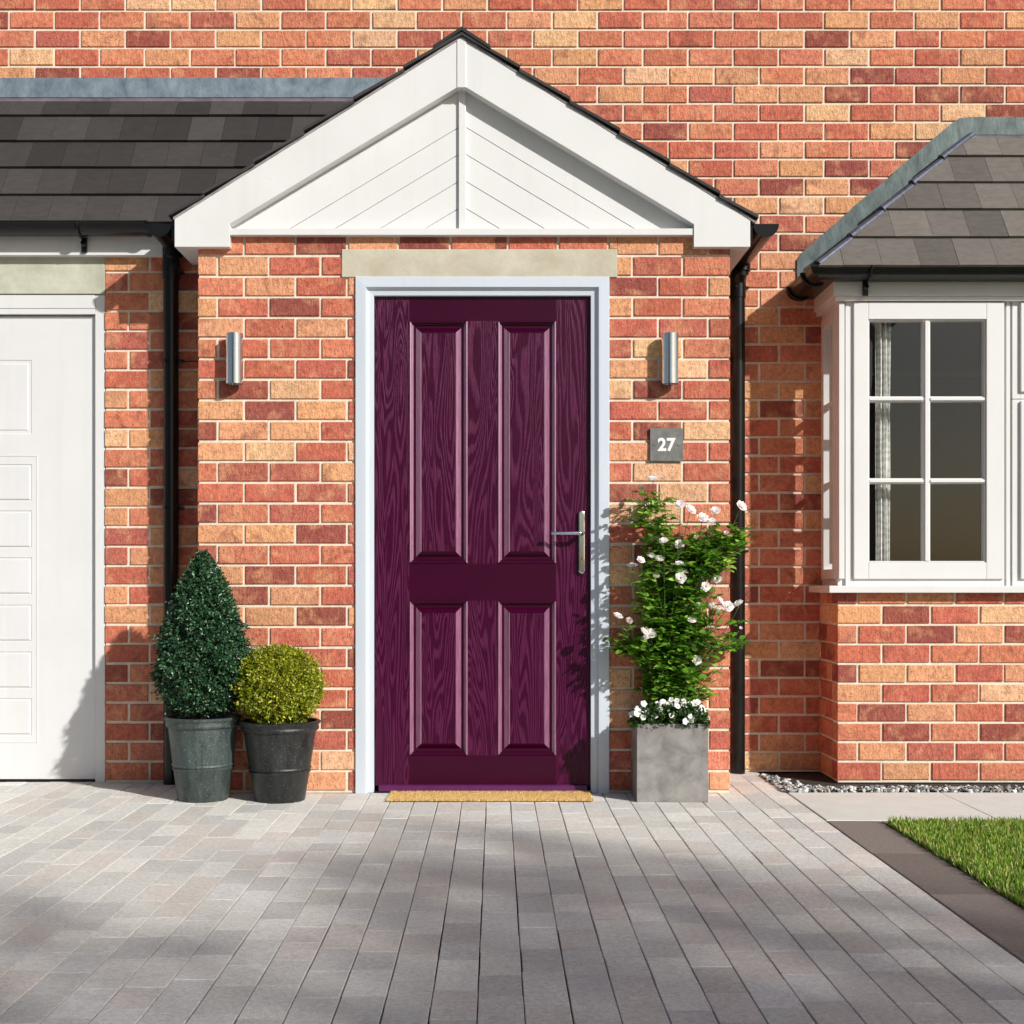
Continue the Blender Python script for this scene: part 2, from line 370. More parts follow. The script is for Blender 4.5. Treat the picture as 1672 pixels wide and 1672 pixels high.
mb = MB(); mb.box(dx0-.002, dx1+.002, yl-.022, yl+.05, 0, .006); mb.build('threshold', M['black'], door)
# handle
hx0, hx1, hz0, hz1 = PX(945,DP), PX(955.5,DP), PZ(937,DP), PZ(833,DP); hc = (hx0+hx1)/2; hw = (hx1-hx0)/2
mb = MB(); pts = []
for k in range(9): a = math.pi*k/8; pts.append((hc+hw*math.cos(a), hz1-hw+hw*math.sin(a)))
for k in range(9): a = math.pi+math.pi*k/8; pts.append((hc+hw*math.cos(a), hz0+hw+hw*math.sin(a)))
mb.prism(pts, yl-.016, yl-.0005); mb.build('handle_plate', M['chrome'], door, bevel=.005)
zl = PZ(871,DP); mb = MB(); mb.tube([(hc,yl-.014,zl),(hc,yl-.050,zl),(hc-.004,yl-.058,zl),(hc-.012,yl-.062,zl),(PX(900,DP),yl-.060,zl)], [.010,.010,.0095,.0085,.0075], 16)
mb.build('handle', M['chrome'], door, smooth=True, auto=40)
mb = MB(); zk = PZ(912,DP); mb.tube([(hc-.001,yl-.0162,zk),(hc-.001,yl-.022,zk)], .0085, 20); mb.box(hc-.0055,hc+.0035,yl-.021,yl-.0163,zk-.026,zk-.004); mb.mi = 1
mb.box(hc-.0022,hc+.0002,yl-.0225,yl-.0195,zk-.005,zk+.005); mb.build('lock', [M['brass'], M['black']], door)
# door frame: mitred, with an outer face, a slope and an inner stop
def arch(mb, rings):                                                 # rings: (dx outer inset, y) ; three sided, open at the floor
    o = len(mb.v)
    for ins, y in rings: mb.v += [(xf0+ins,y,0),(xf0+ins,y,zf1-ins),(xf1-ins,y,zf1-ins),(xf1-ins,y,0)]
    for k in range(len(rings)-1):
        for j in range(3): mb.face([o+k*4+j, o+(k+1)*4+j, o+(k+1)*4+j+1, o+k*4+j+1][::-1])
mb = MB(); arch(mb, [(0,.06),(0,-.006),(.003,-.010),(.038,-.012),(.046,-.012),(.054,.004),(.060,.006),(.078,.008),(.0795,.010),(.0795,.06)])
mb.build('door_frame', M['frame'], house)

# ------------------------------------------------------------------ porch gable
dF = DP - .042; yF = DY(dF)
def g(px, py): return (PX(px,dF), PZ(py,dF))
gable = empty('porch_gable'); gable.parent = house; gable['label'] = 'white gable over the porch with chevron cladding'
yC = .020
for side, poly in ((-1, [(753.5,62),(285,357),(285,403),(375,403),(375,365.5),(747,142),(753.5,142)]), (1, [(753.9,62),(1225,357),(1225,403),(1133,403),(1133,366),(760,142),(753.9,142)])):
    mb = MB(); mb.prism([g(*p) for p in poly], yF, yC+.02); mb.build('bargeboard', M['upvc'], gable, bevel=.0012)
mb = MB(); mb.prism([g(746.5,66),(g(753.7,61.5)),g(761,66),g(761,143),g(746.5,143)], yF-.004, yF+.01); mb.build('joint_cover', M['upvc'], gable, bevel=.001)
mb = MB(); mb.box(*[PX(375.2,dF),PX(1132.8,dF)], yF+.006, yC+.02, PZ(383,dF), PZ(372.3,dF)); mb.build('trim', M['upvc'], gable, bevel=.0015)
# chevron cladding, boards with grooves
sl_ = (365.5-142)/(747-375); dC = DP+yC; kx = lambda px: PX(px,dF); kz = lambda py: PZ(py,dF)
mb = MB(); zb = kz(373); zt = kz(120)
cx = kx(754.5)
for side in (-1, 1):
    lines = [-400]+[196.5+44.6*k for k in range(4)]+[900]
    gv = 1.6
    for k in range(len(lines)-1):
        ya, yb = lines[k]+(gv/2), lines[k+1]-(gv/2)
        def zat(x, yc): return kz(yc) - sl_*abs(x-cx)
        xe = kx(375) if side < 0 else kx(1133)
        # polygon of this board clipped by zb and by the bargeboard line
        pts = []
        n = 24
        up = []; lo = []
        for q in range(n+1):
            x = cx + (xe-cx)*q/n*1.02
            u_ = min(zat(x, ya), zat(x, 138)); l_ = max(zat(x, yb), zb)
            if u_ > l_: up.append((x,u_)); lo.append((x,l_))
        xz = cx + side*abs((zb-kz(max(ya,138)))/sl_)                   # tip
        if len(up) > 1:
            poly = up + [(xz, zb)] + lo[::-1]
            xb = cx + side*abs((zb-kz(yb))/sl_)
            if abs(xb-cx) < abs(xz-cx) and kz(yb) > zb:
                poly = up + [(xz,zb),(xb,zb)] + [p for p in lo[::-1] if p[1] > zb+1e-6]
            else: poly = up + [(xz,zb),(cx,zb)]
            mb.prism(poly, yC, yC+.018)
mb.build('cladding', M['upvc'], gable)
mb = MB(); mb.prism([(kx(360),zb),(kx(1150),zb),(cx,kz(120))], yC+.006, yC+.03); mb.build('backing', M['upvc'], gable)
mb = MB(); mb.prism([(kx(748.5),zb),(kx(760.3),zb),(kx(760.3),kz(141)),(kx(748.5),kz(141))], yC-.014, yC+.01); mb.build('centre_bead', M['upvc'], gable, bevel=.002)
# eave boxes
for s, px in ((-1,285.5),(1,1224.5)):
    mb = MB(); xa = PX(px,dF); xb = XL+.012 if s < 0 else XR-.012
    yb = yG-.02 if s < 0 else yM-.002
    mb.box(min(xa,xb), max(xa,xb), yC+.021, yb, PZ(403,dF), 2.47); mb.build('soffit_box', M['upvc'], gable, bevel=.0015)
# porch roof
roof = MB(); und = MB()
rx = PX(754,dF); rz = PZ(62,dF); SL = (PZ(62,dF)-PZ(357,dF))/(PX(754,dF)-PX(285,dF)); ang = math.atan(SL)
def tile_col(a=(74,69,66), v=.16):
    k = 1+random.uniform(-v, v)*1.6; l = lin(a); return (l[0]*k, l[1]*k, l[2]*k, random.random())
gx = [0]+[(848-754)/F*dF + i*81.5/F*dF for i in range(6)]
gx[-1] = abs(PX(1236,dF)-rx)
for s in (-1, 1):
    for i in range(6):
        x0, x1 = gx[i], gx[i+1]+.004
        if s < 0 and i == 5: x1 = abs(PX(276,dF)-rx)
        yy = yF-.016
        while yy < yM-.004:
            y2 = min(yy+.162, yM-.003); roof.col = tile_col((60,58,58))
            t0, t1, th = .006, .019, .013                           # lift above the deck at head and tail, thickness
            def zz_(x, l): return rz - SL*x + l/math.cos(ang)
            p = [(rx+s*x0,yy,zz_(x0,t0)),(rx+s*x1,yy,zz_(x1,t1)),(rx+s*x1,y2-.002,zz_(x1,t1)),(rx+s*x0,y2-.002,zz_(x0,t0))]
            q = [(a,b,c+th) for a,b,c in p]
            pts = p+q
            if s < 0: pts = [pts[i_] for i_ in (1,0,3,2,5,4,7,6)]
            roof.hexa(pts); yy = y2
    a = (rx, rz); x1 = gx[6]-.006 if s > 0 else abs(PX(283,dF)-rx)
    e = .0075/math.cos(ang)
    und.prism([(rx,rz-.002),(rx+s*x1,rz-SL*x1-.002),(rx+s*x1,rz-SL*x1+e),(rx,rz+e)], yF-.003, yM-.004)
rf = tag(roof.build('porch_roof', M['tile'], house), 'thin dark tiled roof edge of the porch gable')
und.build('undercloak', M['undercloak'], rf)
cap = MB(); cap.col = tile_col((48,48,50), .02)
rw = 47/F*dF; t = .022/math.cos(ang)
cap.prism([(rx,rz+t+.016),(rx-rw,rz-SL*rw+t+.012),(rx-rw,rz-SL*rw+t-.002),(rx,rz+t),(rx+rw,rz-SL*rw+t-.002),(rx+rw,rz-SL*rw+t+.012)], yF-.02, yM-.003)
cap.build('ridge_tile', M['tile'], rf)

# ------------------------------------------------------------------ tiled lean-to roofs
TS = 1.55
def tiled_slope(mb, x0, x1, ye, ze, yt, gauge, tw, base, clip=None, phase=0, v=.16):
    """courses rise from (ye,ze) to yt with slope TS; clip(y)-> left x limit (hip)"""
    i = 0; th = .014; lift = .017; nrm = Vector((0,-TS,1)).normalized()
    y = ye
    while y < yt-.005:
        y2 = min(y+gauge, yt)
        x = x0 - random.uniform(0,.0) - (tw/2 if i % 2 else 0) - phase - tw*4
        while x < x1:
            xa, xb = x+.0008, x+tw-.0008; x += tw
            if xb < x0 or xa > x1: continue
            xa = max(xa, x0); xb = min(xb, x1)
            poly = [(xa,y),(xb,y),(xb,y2+.02),(xa,y2+.02)]
            if clip:
                out = []
                for k in range(4):
                    p0, p1 = poly[k], poly[(k+1)%4]; d0, d1 = p0[0]-clip(p0[1]), p1[0]-clip(p1[1])
                    if d0 >= 0: out.append(p0)
                    if d0*d1 < 0: f = d0/(d0-d1); out.append((p0[0]+(p1[0]-p0[0])*f, p0[1]+(p1[1]-p0[1])*f))
                poly = out
                if len(poly) < 3: continue
            mb.col = tile_col(base, v); mb.mi = 0; jt = random.uniform(-.001,.001)
            def q(xx, yy, top_): f = 1-(yy-y)/(y2+.02-y); l = (lift+jt)*f+(th if top_ else 0); return tuple(Vector((xx,yy,ze+(yy-ye)*TS))+nrm*l)
            m_ = len(poly); mb.add([q(px_,py_,0) for px_,py_ in poly]+[q(px_,py_,1) for px_,py_ in poly], [list(range(m_))[::-1], list(range(m_,2*m_))]+[(j,(j+1)%m_,(j+1)%m_+m_,j+m_) for j in range(m_)])
        y = y2; i += 1
# garage roof
ye = DY(5.975); ze = PZ(366,5.975)-.012
mb = MB(); tiled_slope(mb, -5.6, PX(700,6.3), ye, ze, yM-.022, .0985, .1585, (60,57,56), phase=.03, v=.22)
mb.mi = 1; mb.prism([(0,0),(1,0),(0,1)],0,.001) if False else None
def slab_under(mb, x0, x1, ye, ze, yt, th=.03):
    mb.hexa([(x0,ye+.004,ze-th),(x1,ye+.004,ze-th),(x1,yt,ze+(yt-ye)*TS-th),(x0,yt,ze+(yt-ye)*TS-th),(x0,ye+.004,ze),(x1,ye+.004,ze),(x1,yt,ze+(yt-ye)*TS),(x0,yt,ze+(yt-ye)*TS)])
slab_under(mb, -5.6, PX(700,6.3), ye, ze, yM-.003)
groof = tag(mb.build('garage_roof', [M['tile'], M['black']], house), 'dark tiled lean-to roof above the garage')
mb = MB(); x1 = PX(690,6.4)
mb.box(-5.6, x1, yM-.008, yM-.002, PZ(160,DM), PZ(128,DM)); mb.mi = 1
ya = yM-.008; za = PZ(160,DM-.01); yb_ = yM-.05; zb_ = PZ(175.5, DM-.055)
mb.hexa([(-5.6,yb_,zb_-.004),(x1,yb_,zb_-.004),(x1,ya,za-.004),(-5.6,ya,za-.004),(-5.6,yb_,zb_),(x1,yb_,zb_),(x1,ya,za),(-5.6,ya,za)])
mb.build('flashing', [M['lead'], M['lead_dull']], groof)
# bay roof with a hipped left end
bye = DY(5.962); bze = PZ(436.5,5.962)-.012
hx_e, hx_t = 1.425, PX(1582,DM)
ytp = yM-.003; kk = (hx_t-hx_e)/(ytp-bye)
clip = lambda y: hx_e+(y-bye)*kk
mb = MB(); tiled_slope(mb, hx_e, 3.9, bye, bze, yM-.028, .0985, .170, (100,95,90), clip=clip, phase=.06, v=.18)
mb.mi = 1; zt_ = bze+(ytp-bye)*TS
mb.add([(hx_e+.004,bye+.004,bze),(3.9,bye+.004,bze),(3.9,ytp,zt_),(hx_t+.004,ytp,zt_),(hx_e+.004,bye+.004,bze-.03),(3.9,bye+.004,bze-.03),(hx_e+.004,ytp,bze-.03),(3.9,ytp,bze-.03)],
       [(0,1,2,3),(4,5,1,0),(0,3,6,4),(4,6,7,5),(1,5,7,2)])
# left slope courses
mb.mi = 0
nl = 6
for i in range(nl):
    f0, f1 = i/nl, min((i+1)/nl+.04, 1)
    ymid = []
    for f, l in ((f0,.024),(f1,.006)):
        X = hx_e+(hx_t-hx_e)*f; Zc = bze+(zt_-bze)*f; Yf = bye+(ytp-bye)*f
        ymid.append((X, Zc+l*.8, Yf, l))
    (X0,Z0,Y0,l0),(X1,Z1,Y1,l1) = ymid
    mb.col = tile_col((96,92,90))
    mb.hexa([(X0,Y0+.004,Z0-.012),(X1,Y1+.004,Z1-.012),(X1,ytp,Z1-.012),(X0,ytp,Z0-.012),(X0,Y0+.004,Z0),(X1,Y1+.004,Z1),(X1,ytp,Z1),(X0,ytp,Z0)])
broof = tag(mb.build('bay_roof', [M['tile'], M['black']], house), 'brown-grey tiled roof over the bay window with a hipped left end')
mb = MB()                                                           # lead hip rolls, one length per course
nh = 5; nv = Vector((-.45,-.62,.64)).normalized()
for i in range(nh):
    f0, f1 = i/nh, (i+1)/nh+.03
    a = Vector((hx_e+(hx_t-hx_e)*f0, bye+(ytp-bye)*f0, bze+(zt_-bze)*f0)); b = Vector((hx_e+(hx_t-hx_e)*f1, bye+(ytp-bye)*f1, bze+(zt_-bze)*f1))
    a += Vector((.0,-.006,.022)); b += Vector((0,-.004,.008)); mb.tube([a, b], [.019,.015], 10)
mb.build('hip_flashing', M['lead_dark'], broof, smooth=True, auto=50)
mb = MB()
def gm(px,py): return (PX(px,DM), PZ(py,DM))
top_e = [(1301,424),(1310,412),(1333,392),(1392,340),(1394,337),(1455,287),(1457,283),(1518,232),(1521,229),(1552,203),(1566,194),(1580,192)]
mb.prism([gm(*p) for p in top_e]+[gm(2400,192),gm(2400,221),gm(1588,221),gm(1330,470),gm(1301,470)], yM-.009, yM-.002)
mb.mi = 1
xa = hx_t-.01; ya = yM-.008; za = PZ(220.5,DM-.01); yb2 = yM-.058; zb2 = PZ(242, DM-.062)
mb.hexa([(xa-.03,yb2,zb2-.004),(3.9,yb2,zb2-.004),(3.9,ya,za-.004),(xa,ya,za-.004),(xa-.03,yb2,zb2),(3.9,yb2,zb2),(3.9,ya,za),(xa,ya,za)])
mb.build('flashing', [M['lead_green'], M['lead_dull']], broof)

# ------------------------------------------------------------------ gutters, fascias, pipes
def gutter(path, ztop, r=.055, capa=True, capb=True):
    """half-round channel swept along a plan polyline with mitres; lip at top"""
    mb = MB(); prof = []
    n = 14
    for k in range(n+1): a = math.pi+math.pi*k/n; prof.append((r*math.cos(a), r*math.sin(a)*1.0))
    inner = [((r-.003)*math.cos(math.pi+math.pi*k/n), (r-.003)*math.sin(math.pi+math.pi*k/n)) for k in range(n, -1, -1)]
    prof = [(-r-.002,.0),(-r-.002,-.007),(-r,-.009)]+prof[1:-1]+[(r,-.009),(r+.002,-.007),(r+.002,0)]+inner
    pts = [Vector((x,y,0)) for x,y in path]; m = len(prof); o = 0
    for i, p in enumerate(pts):
        d0 = (p-pts[i-1]).normalized() if i else (pts[1]-p).normalized(); d1 = (pts[i+1]-p).normalized() if i < len(pts)-1 else d0
        t = (d0+d1).normalized(); nn = Vector((t.y,-t.x,0)); k = 1/max(.3, nn.dot(Vector((d0.y,-d0.x,0))))
        for a, z in prof: mb.v.append(tuple(p+nn*a*k+Vector((0,0,ztop+z))))
    for i in range(len(pts)-1):
        for j in range(m): j2 = (j+1) % m; mb.face([i*m+j, i*m+j2, (i+1)*m+j2, (i+1)*m+j])
    for on, i in ((capa,0),(capb,len(pts)-1)):
        if on:
            p = pts[i]; t = (pts[1]-pts[0]).normalized() if i == 0 else (pts[-1]-pts[-2]).normalized(); nn = Vector((t.y,-t.x,0)); R2 = r+.0035
            ring = [(R2*math.cos(math.pi+math.pi*k/16), R2*math.sin(math.pi+math.pi*k/16)) for k in range(17)]
            vs = [tuple(p+nn*a+t*.006+Vector((0,0,ztop+z))) for a,z in ring]+[tuple(p+nn*a-t*.006+Vector((0,0,ztop+z))) for a,z in ring]
            mb.add(vs, [list(range(17)), list(range(33,16,-1))]+[(k,k+17,(k+1)%17+17,(k+1)%17) for k in range(17)])
    return mb
def bracket(parent, x, y, ztop, yback):
    mb = MB(); r = .060
    pts = [(x, y+r*math.cos(a), ztop+r*math.sin(a)) for a in [math.pi+math.pi*k/10 for k in range(11)]]
    mb.tube(pts, .006, 6); mb.box(x-.012,x+.012,yback-.012,yback-.001,ztop-.115,ztop-.05); mb.tube([(x,yback-.012,ztop-.085),(x,yback-.03,ztop-.075)], .011, 10)
    mb.build('bracket', M['black'], parent, bevel=.001)
# garage
mb = MB(); fy = yG-.045; zf0_ = PZ(416.5,DG-.045); mb.box(-5.6, PX(265.5,DG-.045), fy, fy+.02, zf0_, ze-.02); mb.box(-5.6, PX(265.5,DG-.045), fy+.02, yG, zf0_, zf0_+.012)
tag(mb.build('fascia', M['upvc'], house, bevel=.001), 'white fascia board over the garage door')
gy = fy-.058; gzt = PZ(364,DP+gy)-.004
gg = gutter([(-5.6,gy),(PX(243,DP+gy),gy)], gzt).build('gutter', M['black'], house, smooth=True, auto=35); tag(gg, 'black gutter along the garage roof')
for px in (132,): bracket(gg, PX(px,DP+gy), gy, gzt, fy)
bracket(gg, -2.9, gy, gzt, fy)
# porch gutters run front to back
xa = PX(259,DP-.02); za = PZ(366,DP-.02)
gl = gutter([(xa,-.02),(xa,yG-.006)], za, .0525).build('gutter', M['black'], house, smooth=True, auto=35); tag(gl, 'black gutter end left of the porch gable')
xb = PX(1250.5,DP-.02)
gr = gutter([(xb,-.02),(xb,yM-.006)], za, .0525).build('gutter', M['black'], house, smooth=True, auto=35); tag(gr, 'black gutter end right of the porch gable')
for o_, x in ((gl,xa+.058),(gr,xb-.058)):
    mb = MB(); mb.box(min(x,x+.02*(1 if o_ is gl else -1)), max(x,x+.02*(1 if o_ is gl else -1)), -.028, yG-.02 if o_ is gl else yM-.01, za-.075, za+.012); mb.build('fascia_strip', M['black'], o_)
def downpipe(x, y, ztop, wally, gx_, gz, gy_, label, clips):
    mb = MB(); r = .034
    mb.tube([(x,y,.0),(x,y,ztop)], r, 28)
    mb.tube([(x,y,ztop-.10),(x,y,ztop)], r+.004, 28)
    mb.tube([(gx_,gy_,gz+.02),(gx_,gy_,gz-.025),(x+(gx_-x)*.5,gy_+(y-gy_)*.5,(gz+ztop)/2-.01),(x,y,ztop-.03)], r+.001, 24)
    mb.tube([(gx_,gy_,gz+.03),(gx_,gy_,gz-.02)], r+.008, 24)
    o = mb.build('downpipe', M['black'], house, smooth=True, auto=40); tag(o, label)
    for zc in clips:
        mb = MB(); mb.tube([(x,y,zc-.006),(x,y,zc+.006)], r+.0035, 28); mb.box(x+r-.004,x+r+.016,y-.012,min(y+.05,wally),zc-.006,zc+.006); mb.box(x-.008,x+.008,y+r-.002,wally,zc-.01,zc+.01)
        mb.tube([(x-.012,y-r-.006,zc),(x-.012,y-r+.002,zc)], .006, 10); mb.build('pipe_clip', M['black'], o, smooth=True, auto=40)
    return o
xp = PX(279,DG-.05)
dp = downpipe(xp, yG-.045, PZ(418,DG-.05), yG, xa, za-.05, yG-.06, 'black downpipe between the garage wall and the porch', [PZ(442,DG-.05), PZ(829,DG-.05)])
mb = MB(); zc = PZ(590,DG-.05); mb.tube([(xp,yG-.045,zc-.005),(xp,yG-.045,zc+.005)], .0372, 28); mb.tube([(xp+.034,yG-.05,zc),(xp+.06,yG-.05,zc)], .0085, 10); mb.tube([(xp+.05,yG-.05,zc),(XL-.002,yG-.05,zc)], .0032, 8)
mb.tube([(xp-.012,yG-.09,zc),(xp-.012,yG-.078,zc)], .009, 12); mb.build('pipe_clip', M['black'], dp, smooth=True, auto=40)
xp2 = PX(1205,DM-.05)
downpipe(xp2, yM-.045, PZ(452,DM-.05), yM, xb, za-.05, yM-.10, 'black downpipe in the corner right of the porch', [PZ(470,DM-.05), PZ(900,DM-.05)])

# ------------------------------------------------------------------ bay window
XW = 1.553                                                           # left face of the window box
mb = MB(); sd = .055; xs0 = PX(1354, DG-sd)
mb.box(xs0, XBR+sd, yG-sd, yG+.05, zs, PZ(956.3,DG-sd)); mb.box(xs0, XW+.05, yG+.0501, yM-.002, zs, PZ(956.3,DG-sd)); mb.box(XBR-.05, XBR+sd, yG+.0501, yM-.002, zs, PZ(956.3,DG-sd))
tag(mb.build('window_sill', M['upvc'], house, bevel=.003), 'white sill under the bay window')
# cornice and soffit
mb = MB(); yc0 = yG-.035; zc1 = PZ(462,DP+yc0); zc2 = PZ(482.5,DP+yc0); zc3 = PZ(491,DG-.02)
xo = PX(1361,DP+yc0)
mb.box(xo, XBR+.03, yc0, yc0+.02, zc2, zc1+.03); mb.box(xo, xo+.02, yc0+.0201, yM-.002, zc2, zc1+.03)
mb.box(xo+.012, XBR+.02, yc0+.012, yG+.06, zc3, zc2-.0005); mb.box(xo+.012, XW+.055, yG+.0601, yM-.002, zc3, zc2-.0005)
mb.box(xo+.02, XBR+.01, yc0+.02, yM-.003, zc2+.0005, zc2+.012)
tag(mb.build('fascia', M['upvc'], house, bevel=.002), 'white cornice above the bay window')
wz0, wz1 = PZ(956.3,DG)+.0, PZ(491,DG)
def bar(mb, x0,x1,z0,z1,y0,y1): mb.box(x0,x1,y0,y1,z0,z1)
def casement(name_label, X0, X1, Z0, Z1, gx0, gx1, gz0, gz1, cols, rows, y, head=None):
    """one light: outer frame, sash, glazing bars, pane"""
    o = MB(); of = .010                                            # visible outer frame
    def ring(mb, a0,a1,b0,b1, w0,w1,wb,wt, y0,y1):
        mb.box(a0,a0+w0,y0,y1,b0,b1); mb.box(a1-w1,a1,y0,y1,b0,b1); mb.box(a0+w0,a1-w1,y0,y1,b0,b0+wb); mb.box(a0+w0,a1-w1,y0,y1,b1-wt,b1)
    ring(o, X0,X1,Z0,Z1, .036,.012,.032,.010, y, y+.06)
    win = tag(o.build('window', M['upvc'], house, bevel=.0015), name_label)
    s = MB(); a0,a1,b0,b1 = X0+.034, X1-.004, Z0+.030, Z1-.008
    ring(s, a0,a1,b0,b1, gx0-.006-a0, a1-gx1-.006, gz0-.006-b0, b1-gz1-.006, y-.014, y+.05)
    ring(s, gx0-.0055,gx1+.0055,gz0-.0055,gz1+.0055, .0055,.0055,.0055,.0055, y-.006, y+.045)
    s.build('sash', M['upvc'], win, bevel=.003)
    for c in (cols if not rows else []):
        b = MB(); b.box(c-.016,c+.016,y-.001,y+.04,gz0,gz1); b.box(c-.009,c+.009,y-.009,y+.045,gz0,gz1); b.build('glazing_bar', M['upvc'], win, bevel=.0015)
    b = MB()
    for c in cols: b.box(c-.016,c+.016,y-.001,y+.04,gz0,gz1); b.box(c-.009,c+.009,y-.009,y+.045,gz0,gz1)
    xs_ = [gx0]+[c for c in cols]+[gx1]
    for r_ in rows:
        for i in range(len(xs_)-1):
            b.box(xs_[i]+(.0161 if i else 0), xs_[i+1]-(.0161 if i < len(xs_)-2 else 0), y+.0005, y+.0405, r_-.0125, r_+.0125)
            b.box(xs_[i]+(.0161 if i else 0), xs_[i+1]-(.0161 if i < len(xs_)-2 else 0), y-.0075, y+.0445, r_-.0065, r_+.0065)
    if rows: b.build('glazing_bar', M['upvc'], win, bevel=.0015)
    p = MB(); p.add([(gx0-.004,y+.022,gz0-.004),(gx1+.004,y+.022,gz0-.004),(gx1+.004,y+.022,gz1+.004),(gx0-.004,y+.022,gz1+.004)], [(0,1,2,3)])
    p.build('pane', M['glass'], win); return win
wx = lambda p: PX(p,DG); wz = lambda p: PZ(p,DG)
casement('left front light of the bay window, six panes', wx(1381), wx(1640), wz0, wz1, wx(1419.5), wx(1607.5), wz(916), wz(524), [wx(1513.5)], [wz(651.5), wz(785.3)], yG+.004)
Xm1 = wx(1653.5); Xm2 = 3.0
casement('upper opening light in the middle of the bay window', Xm1, Xm2, wz(651), wz1, Xm1+.11, Xm2-.09, wz(610), wz(530), [Xm1+.11+(Xm2-Xm1-.2)*k/3 for k in (1,2)], [], yG+.004)
casement('lower fixed light in the middle of the bay window', Xm1, Xm2, wz0, wz(652), Xm1+.11, Xm2-.09, wz(916), wz(700), [Xm1+.11+(Xm2-Xm1-.2)*k/3 for k in (1,2)], [wz(800)], yG+.004)
casement('right front light of the bay window', Xm2+.037, XBR-.02, wz0, wz1, Xm2+.16, XBR-.11, wz(916), wz(524), [(Xm2+XBR+.05)/2], [wz(651.5), wz(785.3)], yG+.004)
for xm in (wx(1640.4), Xm2+.0005):
    mb = MB(); mb.box(xm, xm+.0355, yG+.014, yG+.07, wz0, wz1); mb.box(xm+.009, xm+.026, yG+.004, yG+.0139, wz0, wz1); mb.build('window_post', M['upvc'], house, bevel=.0015)
mb = MB(); mb.box(XW, wx(1378.5), yG-.004, yG+.018, wz(945), wz(494)); mb.box(wx(1378.6), wx(1380.9), yG+.012, yG+.05, wz0, wz1)
mb.box(XW, XW+.045, yG+.0181, yG+.06, wz0, wz1); mb.build('window_post', M['upvc'], house, bevel=.0015)
mb = MB(); mb.box(XBR-.02, XBR, yG, yG+.05, wz0, wz1); mb.build('window_post', M['upvc'], house, bevel=.0015)
# side light (seen edge on), built facing -x
sw = MB(); y0, y1 = yG+.061, yM-.003; z0, z1 = wz(947), wz1
def sring(mb, ya,yb,za,zb, w, x0, x1):
    mb.box(x0,x1,ya,ya+w,za,zb); mb.box(x0,x1,yb-w,yb,za,zb); mb.box(x0,x1,ya+w,yb-w,za,za+w); mb.box(x0,x1,ya+w,yb-w,zb-w,zb)
sring(sw, y0-.04,y1,wz0,z1, .034, XW+.006, XW+.05)
win = tag(sw.build('window', M['upvc'], house, bevel=.0015), 'narrow side light of the bay window facing the porch')
s = MB(); sring(s, y0-.008,y1-.032,wz0+.03,z1-.032,.046, XW-.006, XW+.04); s.build('sash', M['upvc'], win, bevel=.003)
b = MB(); ym = (y0+y1)/2-.02; b.box(XW+.004,XW+.03,ym-.010,ym+.010,z0+.076,z1-.078)
for r_ in (wz(651.5), wz(785.3)): b.box(XW+.003,XW+.031,y0+.038,ym-.0101,r_-.010,r_+.010); b.box(XW+.003,XW+.031,ym+.0101,y1-.078,r_-.010,r_+.010)
b.build('glazing_bar', M['upvc'], win, bevel=.001)
p = MB(); p.add([(XW+.02,y0+.03,z0+.07),(XW+.02,y1-.07,z0+.07),(XW+.02,y1-.07,z1-.07),(XW+.02,y0+.03,z1-.07)], [(0,3,2,1)]); p.build('pane', M['glass'], win)
# gutter round the bay
bgx = 1.446; bgy = yG-.093; bgz = PZ(437,DP+bgy)
bgt = gutter([(bgx,yM-.006),(bgx,bgy),(4.0,bgy)], bgz, .054).build('gutter', M['black'], house, smooth=True, auto=35); tag(bgt, 'black gutter wrapping round the bay window roof')
bracket(bgt, PX(1418,DP+bgy), bgy, bgz, yc0)
for yy in (bgy+.10, yM-.05):
    mb = MB(); pts = [(bgx+.059*math.cos(a), yy, bgz+.059*math.sin(a)) for a in [math.pi+math.pi*k/12 for k in range(13)]]; mb.tube(pts, .009, 8)
    mb.build('bracket', M['black'], bgt, smooth=True)
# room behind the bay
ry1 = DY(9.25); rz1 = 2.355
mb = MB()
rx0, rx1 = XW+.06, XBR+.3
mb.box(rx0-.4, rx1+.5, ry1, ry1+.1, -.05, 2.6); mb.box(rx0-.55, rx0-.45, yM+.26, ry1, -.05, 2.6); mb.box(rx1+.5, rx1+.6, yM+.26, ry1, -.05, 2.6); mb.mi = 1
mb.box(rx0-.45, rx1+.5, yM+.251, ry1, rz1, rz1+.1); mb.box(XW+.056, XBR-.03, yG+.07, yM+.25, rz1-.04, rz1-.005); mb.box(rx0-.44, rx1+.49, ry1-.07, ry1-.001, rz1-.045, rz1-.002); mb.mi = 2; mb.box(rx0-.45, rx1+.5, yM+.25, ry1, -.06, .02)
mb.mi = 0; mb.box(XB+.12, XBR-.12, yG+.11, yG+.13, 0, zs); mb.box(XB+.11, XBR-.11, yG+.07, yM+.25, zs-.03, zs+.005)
tag(mb.build('room_interior', [M['plaster'], M['ceiling'], M['carpet']], house), 'dim room seen through the bay window')
